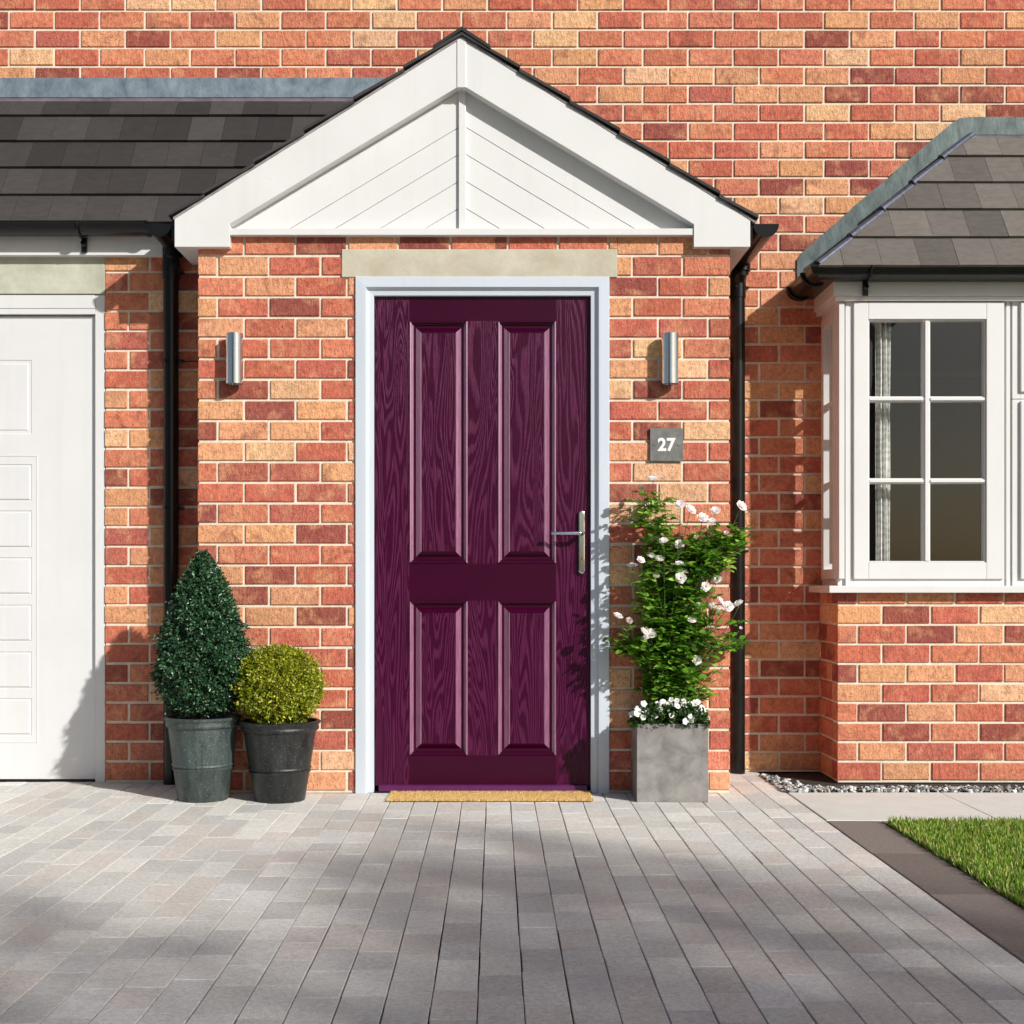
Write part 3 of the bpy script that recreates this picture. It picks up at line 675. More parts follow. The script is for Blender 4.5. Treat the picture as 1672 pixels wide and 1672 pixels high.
# curtain
mb = MB(); cx0, cx1 = PX(1430,6.2), PX(1453,6.2); n = 46; ztop, zbot = wz(505)+.02, wz0+.01; nz = 16
for j in range(nz+1):
    z = zbot+(ztop-zbot)*j/nz
    for i in range(n+1):
        f = i/n; xx = cx0+(cx1-cx0)*(f+.02*math.sin(j*.8+i)) ; yy = DY(6.2)+.016*math.sin(f*math.pi*5+.2*math.sin(z*4))+.004*math.sin(z*9+i*.4)
        mb.v.append((xx,yy,z))
for j in range(nz):
    for i in range(n): a = j*(n+1)+i; mb.face([a,a+1,a+n+2,a+n+1])
cur = mb.build('curtain', M['curtain'], None, smooth=True); sm = cur.modifiers.new('thick', 'SOLIDIFY'); sm.thickness = .0015
tag(cur, 'pale patterned curtain hanging behind the left panes of the bay window', 'curtain')

# ------------------------------------------------------------------ garage door
lx = PX(154,DG); gzb = .012; gzt_ = PZ(514.5,DG); yg_ = yG+.03
xsg = [lx]; xsg += [PX(58,DG)]
cols_x = [(PX(48,DG)-.46, PX(48,DG))]
mb = MB(); pr = [(0,0),(.0035,-.0045),(.0045,-.0045),(.009,.0020),(.012,.0028)]
pz = [(757,817.5),(833,894.5),(910,971),(987.5,1048),(1064.5,1125),(1141,1202)]
W_ = .46; gapx = .10; xr = PX(48,DG); colx = []
x = xr
while x - W_ > XGL+.1: colx.append((x-W_, x)); x -= W_+gapx
xsg = sorted({XGL+.045, lx}|{a for c in colx for a in c})
zsg = sorted({gzb, gzt_, PZ(586,DG), PZ(707.5,DG)}|{PZ(a,DG) for p_ in pz for a in p_})
zi = {round(v,5): i for i, v in enumerate(zsg)}
def idx(lst, v): return min(range(len(lst)), key=lambda i: abs(lst[i]-v))
pan = set(); top_pan = set()
for a, b_ in colx:
    i = idx(xsg, a)
    for p0, p1 in pz: pan.add((i, idx(zsg, PZ(p1,DG))))
    top_pan.add((i, idx(zsg, PZ(707.5,DG))))
pr2 = [(0,0),(.003,-.003),(.016,-.003),(.020,.0008),(.022,.0008)]
for i in range(len(xsg)-1):
    for j in range(len(zsg)-1):
        if (i,j) in pan: ring_panel(mb, xsg[i], xsg[i+1], zsg[j], zsg[j+1], pr, yg_)
        elif (i,j) in top_pan: ring_panel(mb, xsg[i], xsg[i+1], zsg[j], zsg[j+1], pr2, yg_)
        else: mb.add([(xsg[i],yg_,zsg[j]),(xsg[i+1],yg_,zsg[j]),(xsg[i+1],yg_,zsg[j+1]),(xsg[i],yg_,zsg[j+1])], [(0,1,2,3)])
gd = tag(mb.build('garage_door', M['garage'], house), 'white panelled garage door')
mb = MB()                                                          # raised bead framing each column of small panels
for a, b_ in colx:
    for (za_, zb__) in ((PZ(1214,DG), PZ(742.5,DG)),):
        x0_, x1_ = a-.028, b_+.028; t_ = .004
        mb.box(x0_,x0_+t_,yg_-.0022,yg_+.002,za_,zb__); mb.box(x1_-t_,x1_,yg_-.0022,yg_+.002,za_,zb__); mb.box(x0_+t_,x1_-t_,yg_-.0022,yg_+.002,za_,za_+t_); mb.box(x0_+t_,x1_-t_,yg_-.0022,yg_+.002,zb__-t_,zb__)
mb.build('bead', M['garage'], gd, bevel=.001)
mb = MB(); mb.box(XGL+.045, lx, yg_+.012, yg_+.03, gzb, gzt_); mb.mi = 1; mb.box(XGL+.045, lx, yg_+.002, yg_+.03, .0, gzb-.0005); mb.build('door_back', [M['garage'], M['black']], gd)
mb = MB(); ft = PZ(481,DG)
mb.box(lx+.0015, xg-.001, yG+.008, yG+.09, .0, ft); mb.box(XGL+.001, XGL+.0435, yG+.008, yG+.09, .0, ft); mb.box(XGL+.044, lx+.001, yG+.008, yG+.09, gzt_+.006, ft)
mb.box(XGL+.044, lx+.001, yG+.0045, yG+.0079, PZ(503,DG), ft)
mb.build('garage_door_frame', M['garage'], house, bevel=.0015)

# ------------------------------------------------------------------ wall lights, number plate, doormat
def wall_light(px, label):
    x = PX(px,DP-.043); r = .0365; z0, z1 = PZ(627,DP-.043), PZ(545,DP-.043); yc = -.043
    t_ = empty('wall_light', (x,0,z0), label=label, cat='wall light', group='cylinder wall lights beside the door')
    mb = MB(); mb.lathe([(r-.004,.012),(r-.003,.001),(r,0),(r,z1-z0),(r-.003,z1-z0+.001),(r-.004,z1-z0-.012)], (0,yc,0), 48)
    o = mb.build('lamp_body', M['steel'], t_, smooth=True, auto=40)
    for k, zc in ((0,.010),(1,z1-z0-.010)):
        mb = MB(); mb.tube([(0,yc,zc-.001),(0,yc,zc+.001)], r-.0045, 32); mb.build('lens', M['paint_white'] if k else M['black'], t_)
    mb = MB(); mb.box(-.014,.014,-.009,-.0008,.06,.15); mb.build('wall_bracket', M['steel'], t_, bevel=.002)
    return t_
wall_light(383, 'steel cylinder wall light on the brick left of the purple door')
wall_light(1094, 'steel cylinder wall light above the number plate, right of the door')
np_ = empty('house_number_sign', (PX(1088,DP),0,PZ(726.5,DP)), label='square slate plate reading 27 on the brick below the right wall light', cat='sign')
hw = 27/380; mb = MB(); mb.box(-hw,hw,-.012,-.001,-hw,hw); mb.build('plate', M['slate'], np_, bevel=.0015)
for s in (-1,1): mb = MB(); mb.tube([(s*.053,-.0115,0),(s*.053,-.0145,0)], .0058, 14); mb.build('screw', M['slate'], np_, smooth=True, auto=40)
cu = bpy.data.curves.new('digits', 'FONT'); cu.body = '27'; cu.size = .075; cu.align_x = 'CENTER'; cu.align_y = 'CENTER'; cu.extrude = .0012; cu.offset = .0026; cu.space_character = 1.02
to = bpy.data.objects.new('digits_curve', cu); C.objects.link(to); dg = bpy.context.evaluated_depsgraph_get()
me = bpy.data.meshes.new_from_object(to.evaluated_get(dg)); bpy.data.objects.remove(to); me.materials.clear(); me.materials.append(M['paint_white'])
ys_ = [v.co.y for v in me.vertices]; xs_ = [v.co.x for v in me.vertices]; cy_, cx_ = (max(ys_)+min(ys_))/2, (max(xs_)+min(xs_))/2
for v in me.vertices: v.co = Vector(((v.co.x-cx_)*.98, -.0128-v.co.z, v.co.y-cy_))
me.flip_normals(); d_ = bpy.data.objects.new('digits', me); C.objects.link(d_); d_.parent = np_
# doormat of coir bristle
mx0, mx1 = PX(631,5.545), PX(969,5.545); my0, my1 = DY(5.545), -.012
mat_o = empty('doormat', ((mx0+mx1)/2,(my0+my1)/2,0), label='thin tan coir doormat on the paving in front of the purple door', cat='doormat')
mb = MB(); mb.col = (*lin((196,150,84)), .2); mb.box(mx0+.004,mx1-.004,my0+.004,my1,.0045,.009); rel(mb.build('backing', M['coir']), mat_o)
mb = MB()
for i in range(26000):
    x = random.uniform(mx0,mx1); y = my0+ (my1-my0)*random.random()**1.6; a = random.uniform(0,6.28); l = random.uniform(.005,.0085); t_ = random.uniform(.0007,.0013)
    c = random.choice([(252,226,160),(244,206,132),(255,232,176),(206,146,78),(246,210,140),(252,222,156)]); mb.col = (*lin(c), random.random())
    tx, ty = math.cos(a), math.sin(a); lx_, ly_ = random.uniform(-.003,.003), random.uniform(-.0035,.003)
    mb.add([(x-tx*t_,y-ty*t_,.004),(x+tx*t_,y+ty*t_,.004),(x+lx_,y+ly_,.0080+l*.95)], [(0,1,2)])
rel(mb.build('bristle', M['coir']), mat_o)

# ------------------------------------------------------------------ foliage
def leaves(name, P, D, L, Wd, col, material, parent=None, fold=.25, nrm=None):
    """P base points, D unit directions, L lengths, Wd widths, col (n,3)"""
    n = len(P); up = rng.normal(size=(n,3)) if nrm is None else nrm
    S = np.cross(D, up); S /= np.linalg.norm(S, axis=1)[:,None]+1e-9; U = np.cross(S, D)
    L = L[:,None]; Wd = Wd[:,None]
    v = np.stack([P, P+D*L*.35+S*Wd*.5+U*Wd*fold, P+D*L*.8+S*Wd*.32+U*Wd*fold*.6, P+D*L, P+D*L*.8-S*Wd*.32+U*Wd*fold*.6, P+D*L*.35-S*Wd*.5+U*Wd*fold], 1)
    me = bpy.data.meshes.new(name); me.vertices.add(n*6); me.vertices.foreach_set('co', v.astype(np.float32).ravel())
    idx = (np.arange(n)[:,None]*6+np.array([0,1,2,3,0,3,4,5])[None]).ravel()
    me.loops.add(n*8); me.loops.foreach_set('vertex_index', idx.astype(np.int32))
    me.polygons.add(n*2); me.polygons.foreach_set('loop_start', (np.arange(n*2)*4).astype(np.int32))
    try: me.polygons.foreach_set('loop_total', np.full(n*2,4,dtype=np.int32))
    except Exception: pass
    me.update(calc_edges=True); me.validate()
    ca = me.color_attributes.new('Col', 'FLOAT_COLOR', 'CORNER'); cc = np.concatenate([col, np.zeros((n,1))], 1); ca.data.foreach_set('color', np.repeat(cc, 8, axis=0).astype(np.float32).ravel())
    me.materials.append(material); o = bpy.data.objects.new(name, me); C.objects.link(o)
    if parent: rel(o, parent)
    return o
def unit(a): return a/(np.linalg.norm(a, axis=1)[:,None]+1e-9)
def palette(n, cols, v=.25):
    c = np.array([lin(x) for x in cols])[rng.integers(0,len(cols),n)]; return c*(1+rng.uniform(-v,v,(n,1)))
def shrub(name, parent, c, prof, nspr, per, L, cols, material, lump=.06, inner=.3):
    """prof(t)->radius for t in 0..1 from bottom to top; c = base centre; height h"""
    h, rad = prof; t = rng.random(nspr); ts = np.linspace(0,1,200); wts = np.array([rad(x) for x in ts])+.02; cdf = np.cumsum(wts)/wts.sum(); t = np.interp(rng.random(nspr), cdf, ts)
    a = rng.uniform(0,2*np.pi,nspr); r0 = np.array([rad(x) for x in t])
    lumpv = 1+lump*(np.sin(a*5+t*17)+np.sin(a*3-t*23+2)+np.sin(a*9+t*31))/1.7+rng.normal(0,.03,nspr)
    dep = np.where(rng.random(nspr) < inner, rng.uniform(.35,.9,nspr), rng.uniform(.88,1.04,nspr)); dep = np.where(rng.random(nspr) < .06, rng.uniform(1.04,1.15,nspr), dep)
    rr = r0*lumpv*dep; P0 = np.stack([c[0]+rr*np.cos(a), c[1]+rr*np.sin(a), c[2]+t*h+rng.normal(0,.004,nspr)],1)
    dr = np.array([(rad(min(x+.02,1))-rad(max(x-.02,0)))/(.04*h) for x in t])
    out = unit(np.stack([np.cos(a), np.sin(a), np.clip(-dr, -1.5, 3)],1)); out = unit(out+rng.normal(0,.35,(nspr,3))+np.array([0,0,.25]))
    P = np.repeat(P0, per, 0)+np.repeat(out,per,0)*(rng.uniform(-.6,.9,(nspr*per,1))*L*1.3); D = unit(np.repeat(out,per,0)*.7+rng.normal(0,.75,(nspr*per,3)))
    n = len(P); ln = L*rng.uniform(.7,1.25,n); tint = np.repeat(1+rng.uniform(-.22,.22,(nspr,1)), per, 0)
    return leaves(name, P, D, ln, ln*.62, palette(n, cols)*tint, material, parent)
def pot(parent, c, rr, rb, h, ring_z, material, name='pot'):
    mb = MB(); k = lambda z: rb+(rr*.925-rb)*(z/h)
    zr = ring_z
    pr = [(rb-.004,0),(rb,.003),(k(zr-.012),zr-.012),(k(zr-.010)+.004,zr-.009),(k(zr)+.0045,zr-.003),(k(zr),zr),(k(zr)+.0005,zr+.003),(k(zr)+.006,zr+.006),(k(zr)+.006,zr+.013),(k(zr)+.003,zr+.016),
          (k(h-.045),h-.045),(k(h-.042)+.006,h-.042),(k(h-.035)+.009,h-.035),(rr-.006,h-.030),(rr-.009,h-.022),(rr-.006,h-.014),(rr,h-.010),(rr+.001,h-.004),(rr-.003,h),(rr-.014,h),(rr-.018,h-.008),(rr-.022,h-.05),(0.001,h-.05)]
    mb.lathe(pr, (0,0,0), 72); o = mb.build(name, material, None, smooth=True, auto=50); o.location = c; rel_loc = Vector(c)-parent.location; o.parent = parent; o.location = rel_loc
    mb = MB(); mb.tube([(0,0,h-.05),(0,0,h-.03)], rr-.02, 40); s = mb.build('soil', M['soil'], parent); s.location = rel_loc; return o
# cone topiary
d1 = 5.625; c1 = Vector((PX(331.5,d1), DY(d1), 0)); s1 = d1/F
cone = empty('potted_cone_topiary', c1, label='tall dark green cone topiary in a grey-green ribbed pot left of the door', cat='potted plant')
h1 = PZ(1169,d1); pot(cone, c1, 62.5*s1, 41*s1, h1, h1*.40, M['pot_green'])
zb1 = PZ(1160,d1); H1 = PZ(903,d1)-zb1
def rcone(t):
    r = 69*s1
    if t < .28: return r*(.72+.28*math.sin(t/.28*math.pi/2)) if t > .02 else r*.55
    u = (t-.28)/.72; return r*max(0,(1-u**1.75))**.92*(1-.10*math.sin(u*math.pi))+.006
shrub('foliage', cone, (PX(332,d1),DY(d1)+.0,zb1), (H1, rcone), 9000, 5, .0126, [(42,80,52),(30,60,40),(54,94,60),(36,70,46),(96,128,92)], M['leaf_gloss'], .08, .36)
mb = MB(); mb.tube([(c1.x,c1.y,h1-.04),(c1.x+.004,c1.y,h1+.06),(c1.x-.003,c1.y,h1+.35),(c1.x,c1.y,h1+.55)], [.011,.010,.007,.003], 10)
for k in range(26):
    a = k*2.4; z = h1+.02+k*.018; r = .10*(1-k/30); mb.tube([(c1.x,c1.y,z),(c1.x+r*.5*math.cos(a),c1.y+r*.5*math.sin(a),z+.02),(c1.x+r*math.cos(a),c1.y+r*math.sin(a),z+.06)], [.004,.003,.0015], 6)
rel(mb.build('stem', M['bark']), cone)
# ball topiary
d2 = 5.605; c2 = Vector((PX(457,d2), DY(d2), 0)); s2 = d2/F
ball = empty('potted_ball_topiary', c2, label='yellow-green ball topiary in a weathered black pot beside the taller cone', cat='potted plant')
h2 = PZ(1176,d2); pot(ball, c2, 66*s2, 41*s2, h2, h2*.385, M['pot_black'])
zb2_ = PZ(1178,d2); H2 = PZ(1058,d2)-zb2_
def rball(t):
    cz = .47; rz_ = .53; q = (t-cz)/rz_; return 63*s2*math.sqrt(max(0,1-min(abs(q),1)**2.1))*(1 if t > .2 else .96)+.004
shrub('foliage', ball, (PX(455,d2),DY(d2),zb2_), (H2, rball), 4600, 5, .0120, [(150,158,34),(128,140,28),(170,176,48),(104,120,26),(186,186,70)], M['leaf'], .065, .36)
mb = MB(); mb.tube([(c2.x,c2.y,h2-.04),(c2.x+.003,c2.y,h2+.10)], [.010,.006], 10)
for k in range(18):
    a = k*2.4; z = h2+k*.006; r = .09; mb.tube([(c2.x,c2.y,z),(c2.x+r*.6*math.cos(a),c2.y+r*.6*math.sin(a),z+.04),(c2.x+r*math.cos(a),c2.y+r*math.sin(a),z+.10)], [.004,.003,.0012], 6)
rel(mb.build('stem', M['bark']), ball)

# rose in a square planter
d3 = 5.545; bx0, bx1 = PX(1040,d3), PX(1156.5,d3); by0, by1 = DY(d3), -.012; bz = PZ(1182,d3)
rose = empty('rose_planter', ((bx0+bx1)/2,(by0+by1)/2,0), label='white rose bush over bedding flowers in a square grey planter right of the door', cat='potted plant')
mb = MB(); wl = .008
mb.box(bx0,bx1,by0,by0+wl,0,bz); mb.box(bx0,bx1,by1-wl,by1,0,bz); mb.box(bx0,bx0+wl,by0+wl,by1-wl,0,bz); mb.box(bx1-wl,bx1,by0+wl,by1-wl,0,bz); mb.box(bx0+wl,bx1-wl,by0+wl,by1-wl,.0,.01)
rel(mb.build('planter_box', M['zinc'], bevel=.0012), rose)
mb = MB(); mb.box(bx0+.0085,bx1-.0085,by0+.0085,by1-.0085,bz-.04,bz-.012); rel(mb.build('soil', M['soil']), rose)
BL = [(1066,785),(1047,798),(1111,826),(1127,833),(1168,836),(1147,846),(1163,853),(1210,827),(1187,873),(1069,880),(1084,885),(1109,890),(1062,909),(1046,915),(1077,914),(1032,925),(1109,923),(1114,934),(1111,944),(1141,942),(1172,946),(1152,958),(1071,944),(1175,981),(1164,990),(1188,991),(1207,988),(1141,990),(1175,997),(1129,1014),(1129,1054),(1138,1078),(1008,1008),(1025,1016),(1050,1034),(1055,1043),(1062,1036),(1209,1027)]
cxr = (bx0+bx1)/2; cyr = (by0+by1)/2+.03
stems = MB(); LP = []; LD = []; LN = []; LS = []
def bez(a,b,c,d,t): return a*(1-t)**3+b*3*t*(1-t)**2+c*3*t*t*(1-t)+d*t**3
def leafy_stem(a, e, t0, t1, dens, rad=.0032):
    h = e.z-a.z
    b = a+Vector((random.uniform(-.02,.02),random.uniform(-.02,.02),h*.45)); c = Vector((a.x+(e.x-a.x)*.75+random.uniform(-.02,.02), a.y+(e.y-a.y)*.7, a.z+h*.72))
    pts = [bez(a,b,c,e,k/14) for k in range(15)]; stems.tube(pts, [rad*(1-.65*k/14) for k in range(15)], 6)
    Ls = sum((pts[i+1]-pts[i]).length for i in range(14)); n = int(Ls*dens*(t1-t0))
    for k in range(n):
        t = t0+(t1-t0)*random.random(); p = bez(a,b,c,e,t); tg = (bez(a,b,c,e,min(t+.03,1))-bez(a,b,c,e,max(t-.03,0))).normalized()
        an = random.uniform(0,6.28); side = Vector((math.cos(an),math.sin(an)*.8,random.uniform(-.1,.5))).normalized()
        if p.y > -.03 and side.y > 0: side.y *= -1
        ln = random.uniform(.035,.07); q = p+side*ln
        stems.tube([p, p+side*ln*.5+Vector((0,0,.006)), q], [.0012,.001,.0007], 4, cap=False)
        for s_, f in ((0,1.0),(1,.72),(-1,.72),(1,.4),(-1,.4)):
            sd_ = side.cross(Vector((0,0,1))).normalized(); dd = (side*(.5 if s_ else 1)+sd_*s_*.9+Vector((0,0,random.uniform(-.5,.25)))).normalized()
            bp = p+side*ln*f; LP.append(tuple(bp)); LD.append(tuple(dd)); LN.append((random.gauss(0,.4),random.gauss(-.15,.4),1)); LS.append(random.uniform(.027,.042)*(1 if s_ == 0 else .85))
ends = []
for i, (px, py) in enumerate(BL):
    d = random.uniform(5.58,5.66)
    e = Vector((PX(px,d), DY(d), PZ(py,d))); ends.append(e)
    a = Vector((cxr+random.uniform(-.07,.07), cyr+random.uniform(-.05,.05), bz-.02))
    leafy_stem(a, e, .12, .86 if py > 900 else .84, 32)
for k in range(40):
    py = 1150-(1150-860)*random.random()**.9; f = (py-860)/290; half = 62 if py > 930 else 50
    px = 1104+random.uniform(-half,half)*(1 if 930 < py < 1100 else .8); d = random.uniform(5.62,5.76)
    leafy_stem(Vector((cxr+random.uniform(-.08,.08), cyr+random.uniform(-.06,.06), bz-.02)), Vector((PX(px,d),DY(d),PZ(py,d))), .25, 1, 44, .0028)
for (px,py,n_) in ((1068,812,4),(1205,865,4),(1200,875,2),(1150,880,5),(1165,875,2),(1030,1050,6),(1018,1050,5),(1185,1050,5),(1155,900,6),(1075,850,3)):
    for _ in range(n_):
        d = random.uniform(5.64,5.74); e = Vector((PX(px+random.uniform(-16,16),d),DY(d),PZ(py+random.uniform(-14,14),d)))
        leafy_stem(Vector((cxr+random.uniform(-.07,.07), cyr, bz+.05)), e, .80, 1, 75, .002)
stems.col = (*lin((92,128,50)),0)
st = stems.build('stem', M['leaf'], smooth=True); st.data.color_attributes['Col'].data.foreach_set('color', np.tile(np.array([*lin((84,110,44)),0],dtype=np.float32), len(st.data.loops))); rel(st, rose)
LP = np.array(LP); LP[:,1] = np.minimum(LP[:,1], -.012); LS = np.array(LS)
leaves('foliage', LP, np.array(LD), LS, LS*.66, palette(len(LP), [(108,156,44),(84,136,36),(134,180,58),(60,108,32),(158,196,80),(94,146,40)], .2), M['leaf'], rose, .15, unit(np.array(LN)))
def blossom_mesh(nm, r, layers, cols, centre):
    mb = MB()
    for (n, ro, tilt, off) in layers:
        for k in range(n):
            a = 2*math.pi*k/n+off; ca, sa = math.cos(a), math.sin(a); wv = math.pi/n*1.25
            o = len(mb.v); mb.col = (*[x*random.uniform(.92,1.05) for x in lin(cols[k % len(cols)])],0); G = 5
            for i in range(G+1):
                f = i/G; rr = ro*f; wd = wv*ro*math.sin(min(f*1.15,1)*math.pi*.62)
                for j in (-1,-.5,0,.5,1):
                    lx_ = rr*(1-.10*abs(j)); ly_ = wd*j; zz2 = tilt*rr*rr/ro+.10*ro*j*j*f-.12*ro*f**4
                    mb.v.append((ca*lx_-sa*ly_, sa*lx_+ca*ly_, zz2+.002))
            for i in range(G):
                for j in range(4): q = o+i*5+j; mb.face([q,q+1,q+6,q+5])
    mb.col = (*lin(centre),0)
    for k in range(14): a = k*2.4; r_ = r*.16*math.sqrt(k/14); mb.tube([(r_*math.cos(a),r_*math.sin(a),0),(r_*math.cos(a)*1.5,r_*math.sin(a)*1.5,r*.28)], [r*.03,r*.05], 5)
    o = mb.build(nm, M['petal'], smooth=True); me = o.data; bpy.data.objects.remove(o); return me
bms = [blossom_mesh('blossom', .022, [(5,.027,.45,0),(5,.021,.9,.6),(4,.013,1.6,.2)], [(250,243,244),(246,236,239),(252,248,248)], (206,170,96)),
       blossom_mesh('blossom', .022, [(5,.028,.25,.3),(5,.022,.6,.9),(5,.014,1.2,.4)], [(250,246,246),(244,234,238)], (196,150,80)),
       blossom_mesh('blossom', .018, [(5,.018,.9,0),(5,.015,1.5,.5)], [(242,228,232),(238,218,226)], (200,160,96))]
def put(nm, me, parent, p, direction, s=1):
    o = bpy.data.objects.new(nm, me); C.objects.link(o); o.parent = parent; o.location = Vector(p)-parent.location
    o.rotation_mode = 'QUATERNION'; o.rotation_quaternion = Vector(direction).normalized().to_track_quat('Z','Y') @ Matrix.Rotation(random.uniform(0,6.28),3,'Z').to_quaternion(); o.scale = (s,s,s); return o
for i, e in enumerate(ends):
    put('blossom', bms[2] if i in (1,8,22,33,37) else bms[i % 2], rose, e, (random.uniform(-.5,.6), random.uniform(-1.0,-.15), random.uniform(.5,1.1)) if i not in (18,21,31) else (0,-1,.15), random.uniform(.62,.9)*(.6 if i == 37 else 1))
# bedding flowers
n = 900; P = np.stack([rng.uniform(bx0-.012,bx1+.006,n), rng.uniform(by0-.016,by1-.03,n), bz-.01+rng.random(n)**.8*.085],1)
edge = 1-np.abs((P[:,0]-cxr)/((bx1-bx0)/2+.02))**4; P[:,2] = bz-.01+(P[:,2]-bz+.01)*edge
P3 = np.repeat(P,5,0)+rng.normal(0,.006,(n*5,3)); D = unit(rng.normal(0,1,(n*5,3))+np.array([0,-.4,.7])); ln = rng.uniform(.010,.018,n*5)
leaves('bedding_foliage', P3, D, ln, ln*.7, palette(n*5, [(52,88,30),(40,72,26),(72,108,36),(34,60,24)]), M['leaf'], rose)
sm_ = blossom_mesh('small_flower', .011, [(5,.0125,.15,0),(3,.008,.5,.4)], [(248,246,244),(242,240,238)], (220,200,120))
for k in range(72):
    x = random.uniform(bx0-.014,bx1+.008); f = 1-abs((x-cxr)/((bx1-bx0)/2+.025))**4
    put('small_flower', sm_, rose, (x, random.uniform(by0-.022,by0+.10), bz+.012+random.random()*.088*f), (random.uniform(-.6,.6),-1,random.uniform(.1,1.1)), random.uniform(.8,1.15))

# ------------------------------------------------------------------ ground
mb = MB(); mb.add([(-900,-900,-.03),(900,-900,-.03),(900,900,-.03),(-900,900,-.03)], [(0,1,2,3)]); tag(mb.build('ground', M['fieldgrass']), 'earth and turf ground beyond the plot', kind='structure')
PXE = .061+.0993*12
mb = MB(); mb.col = (1,1,1,0); mb.mi = 1; mb.add([(-6,-7.4,-.010),(PXE+.205,-7.4,-.010),(PXE+.205,yM,-.010),(-6,yM,-.010)], [(0,1,2,3)])
mb.mi = 0; PC = [(226,223,215),(216,214,207),(231,228,220),(221,214,206),(208,206,201),(223,221,216),(214,208,200)]
def paver(x0,x1,y0,y1,zt,col,c=.003):
    h = [random.uniform(-.0007,.0007) for _ in range(4)]; l = lin(col); k = random.uniform(.95,1.05); mb.col = (l[0]*k,l[1]*k,l[2]*k,random.random())
    t = [(x0+c,y0+c,zt+h[0]),(x1-c,y0+c,zt+h[1]),(x1-c,y1-c,zt+h[2]),(x0+c,y1-c,zt+h[3])]; m_ = [(x0,y0,zt-c),(x1,y0,zt-c),(x1,y1,zt-c),(x0,y1,zt-c)]; b_ = [(a,b,-.012) for a,b,_ in m_]
    mb.add(t+m_+b_, [(0,1,2,3)]+[(j+4,(j+1)%4+4,(j+1)%4,j) for j in range(4)]+[(j+8,(j+1)%4+8,(j+1)%4+4,j+4) for j in range(4)])
k = -62
while k < 12:
    x0 = .061+.0993*k; x1 = x0+.0993; y = -7.3+random.uniform(0,.2); wob = [random.uniform(-.0008,.0008) for _ in range(2)]
    lim = yM if x1 > XR else (yG+.02 if x1 < XL else .0)
    while y < lim:
        L_ = random.choice([.155,.2,.2,.2,.24]); y2 = min(y+L_, lim)
        g_ = random.uniform(.0010,.0021); jx = random.uniform(-.0007,.0007)
        if y2-y > .02: paver(x0+g_+jx, x1-g_+jx, y+.0004, y2-.0004, random.uniform(-.0006,.0006), random.choice(PC), .0014)
        y = y2
    k += 1
tag(mb.build('driveway', [M['paver'], M['sand']]), 'grey block paved driveway in long rows', kind='structure')
# edging
XE2 = PXE+.205; mb = MB(); yEd = DY(5.105)
y = -7.3; ECOL = [(140,130,124),(126,116,110),(150,140,132)]
while y < yEd-.0:
    y2 = min(y+.6, yEd); paver(PXE+.003, XE2-.002, y+.001, y2-.001, .001, random.choice(ECOL), .002); y = y2
x = XE2
while x < 5.2: paver(x+.001, x+.199, DY(5.04), yEd-.002, .001, random.choice(ECOL), .002); x += .2
tag(mb.build('edging', [M['paver'], M['sand']]), 'brown-grey kerb edging round the lawn', kind='structure')
# path slabs
mb = MB(); x = PXE; xl = [PXE+.002, 1.91, 2.58, 3.25, 3.92, 4.59, 5.26]
for i in range(len(xl)-1): paver(xl[i]+.001, xl[i+1]-.001, yEd+.001, DY(5.785), .003, random.choice([(216,217,212),(210,211,207),(219,218,211)]), .0015)
tag(mb.build('path', [M['slab'], M['sand']]), 'pale smooth slab path along the bay window', kind='structure')
mb = MB(); mb.add([(PXE,DY(5.785),-.006),(5.3,DY(5.785),-.006),(5.3,yM,-.006),(PXE,yM,-.006)], [(0,1,2,3)]); tag(mb.build('soil_bed', M['soil']), 'dark soil strip below the house wall', kind='structure')
# gravel
mb = MB(); import bmesh
bm = bmesh.new(); bmesh.ops.create_icosphere(bm, subdivisions=1, radius=1); iv = [v.co.copy() for v in bm.verts]; bm.verts.index_update(); fi = [[v.index for v in f.verts] for f in bm.faces]; bm.free()
def stone(x,y,r,z=None):
    q = Matrix.Rotation(random.uniform(0,6.28),3,Vector((random.random(),random.random(),random.random())).normalized()); sx,sy,sz = r*random.uniform(.7,1.3), r*random.uniform(.7,1.2), r*random.uniform(.45,.8)
    l = lin(random.choice([(206,208,206),(150,156,158),(96,102,106),(54,58,60),(225,224,218),(120,126,130),(40,42,44),(180,184,186),(150,142,128)])); mb.col = (*l, random.random())
    zz3 = .002+r*.3 if z is None else z
    mb.add([Vector((x,y,zz3))+q@Vector((v.x*sx*random.uniform(.8,1.15),v.y*sy,v.z*sz*random.uniform(.8,1.2))) for v in iv], fi)
for _ in range(2600):
    x = random.uniform(PXE-.01, 4.2); y = random.uniform(DY(5.79), DY(5.93))
    if x > XB-.1 and y > yG-.10: continue
    stone(x, y, random.uniform(.006,.013))
for _ in range(420):
    y = random.uniform(DY(5.80), DY(6.30)); wd_ = .16*(1-(y-DY(5.8))/.5)+.03; stone(PXE-.012+abs(random.gauss(0,.45))*wd_, y, random.uniform(.006,.012))
tag(mb.build('gravel', M['stonechip']), 'blue-grey and white gravel strip between path and wall', 'gravel', kind='stuff')
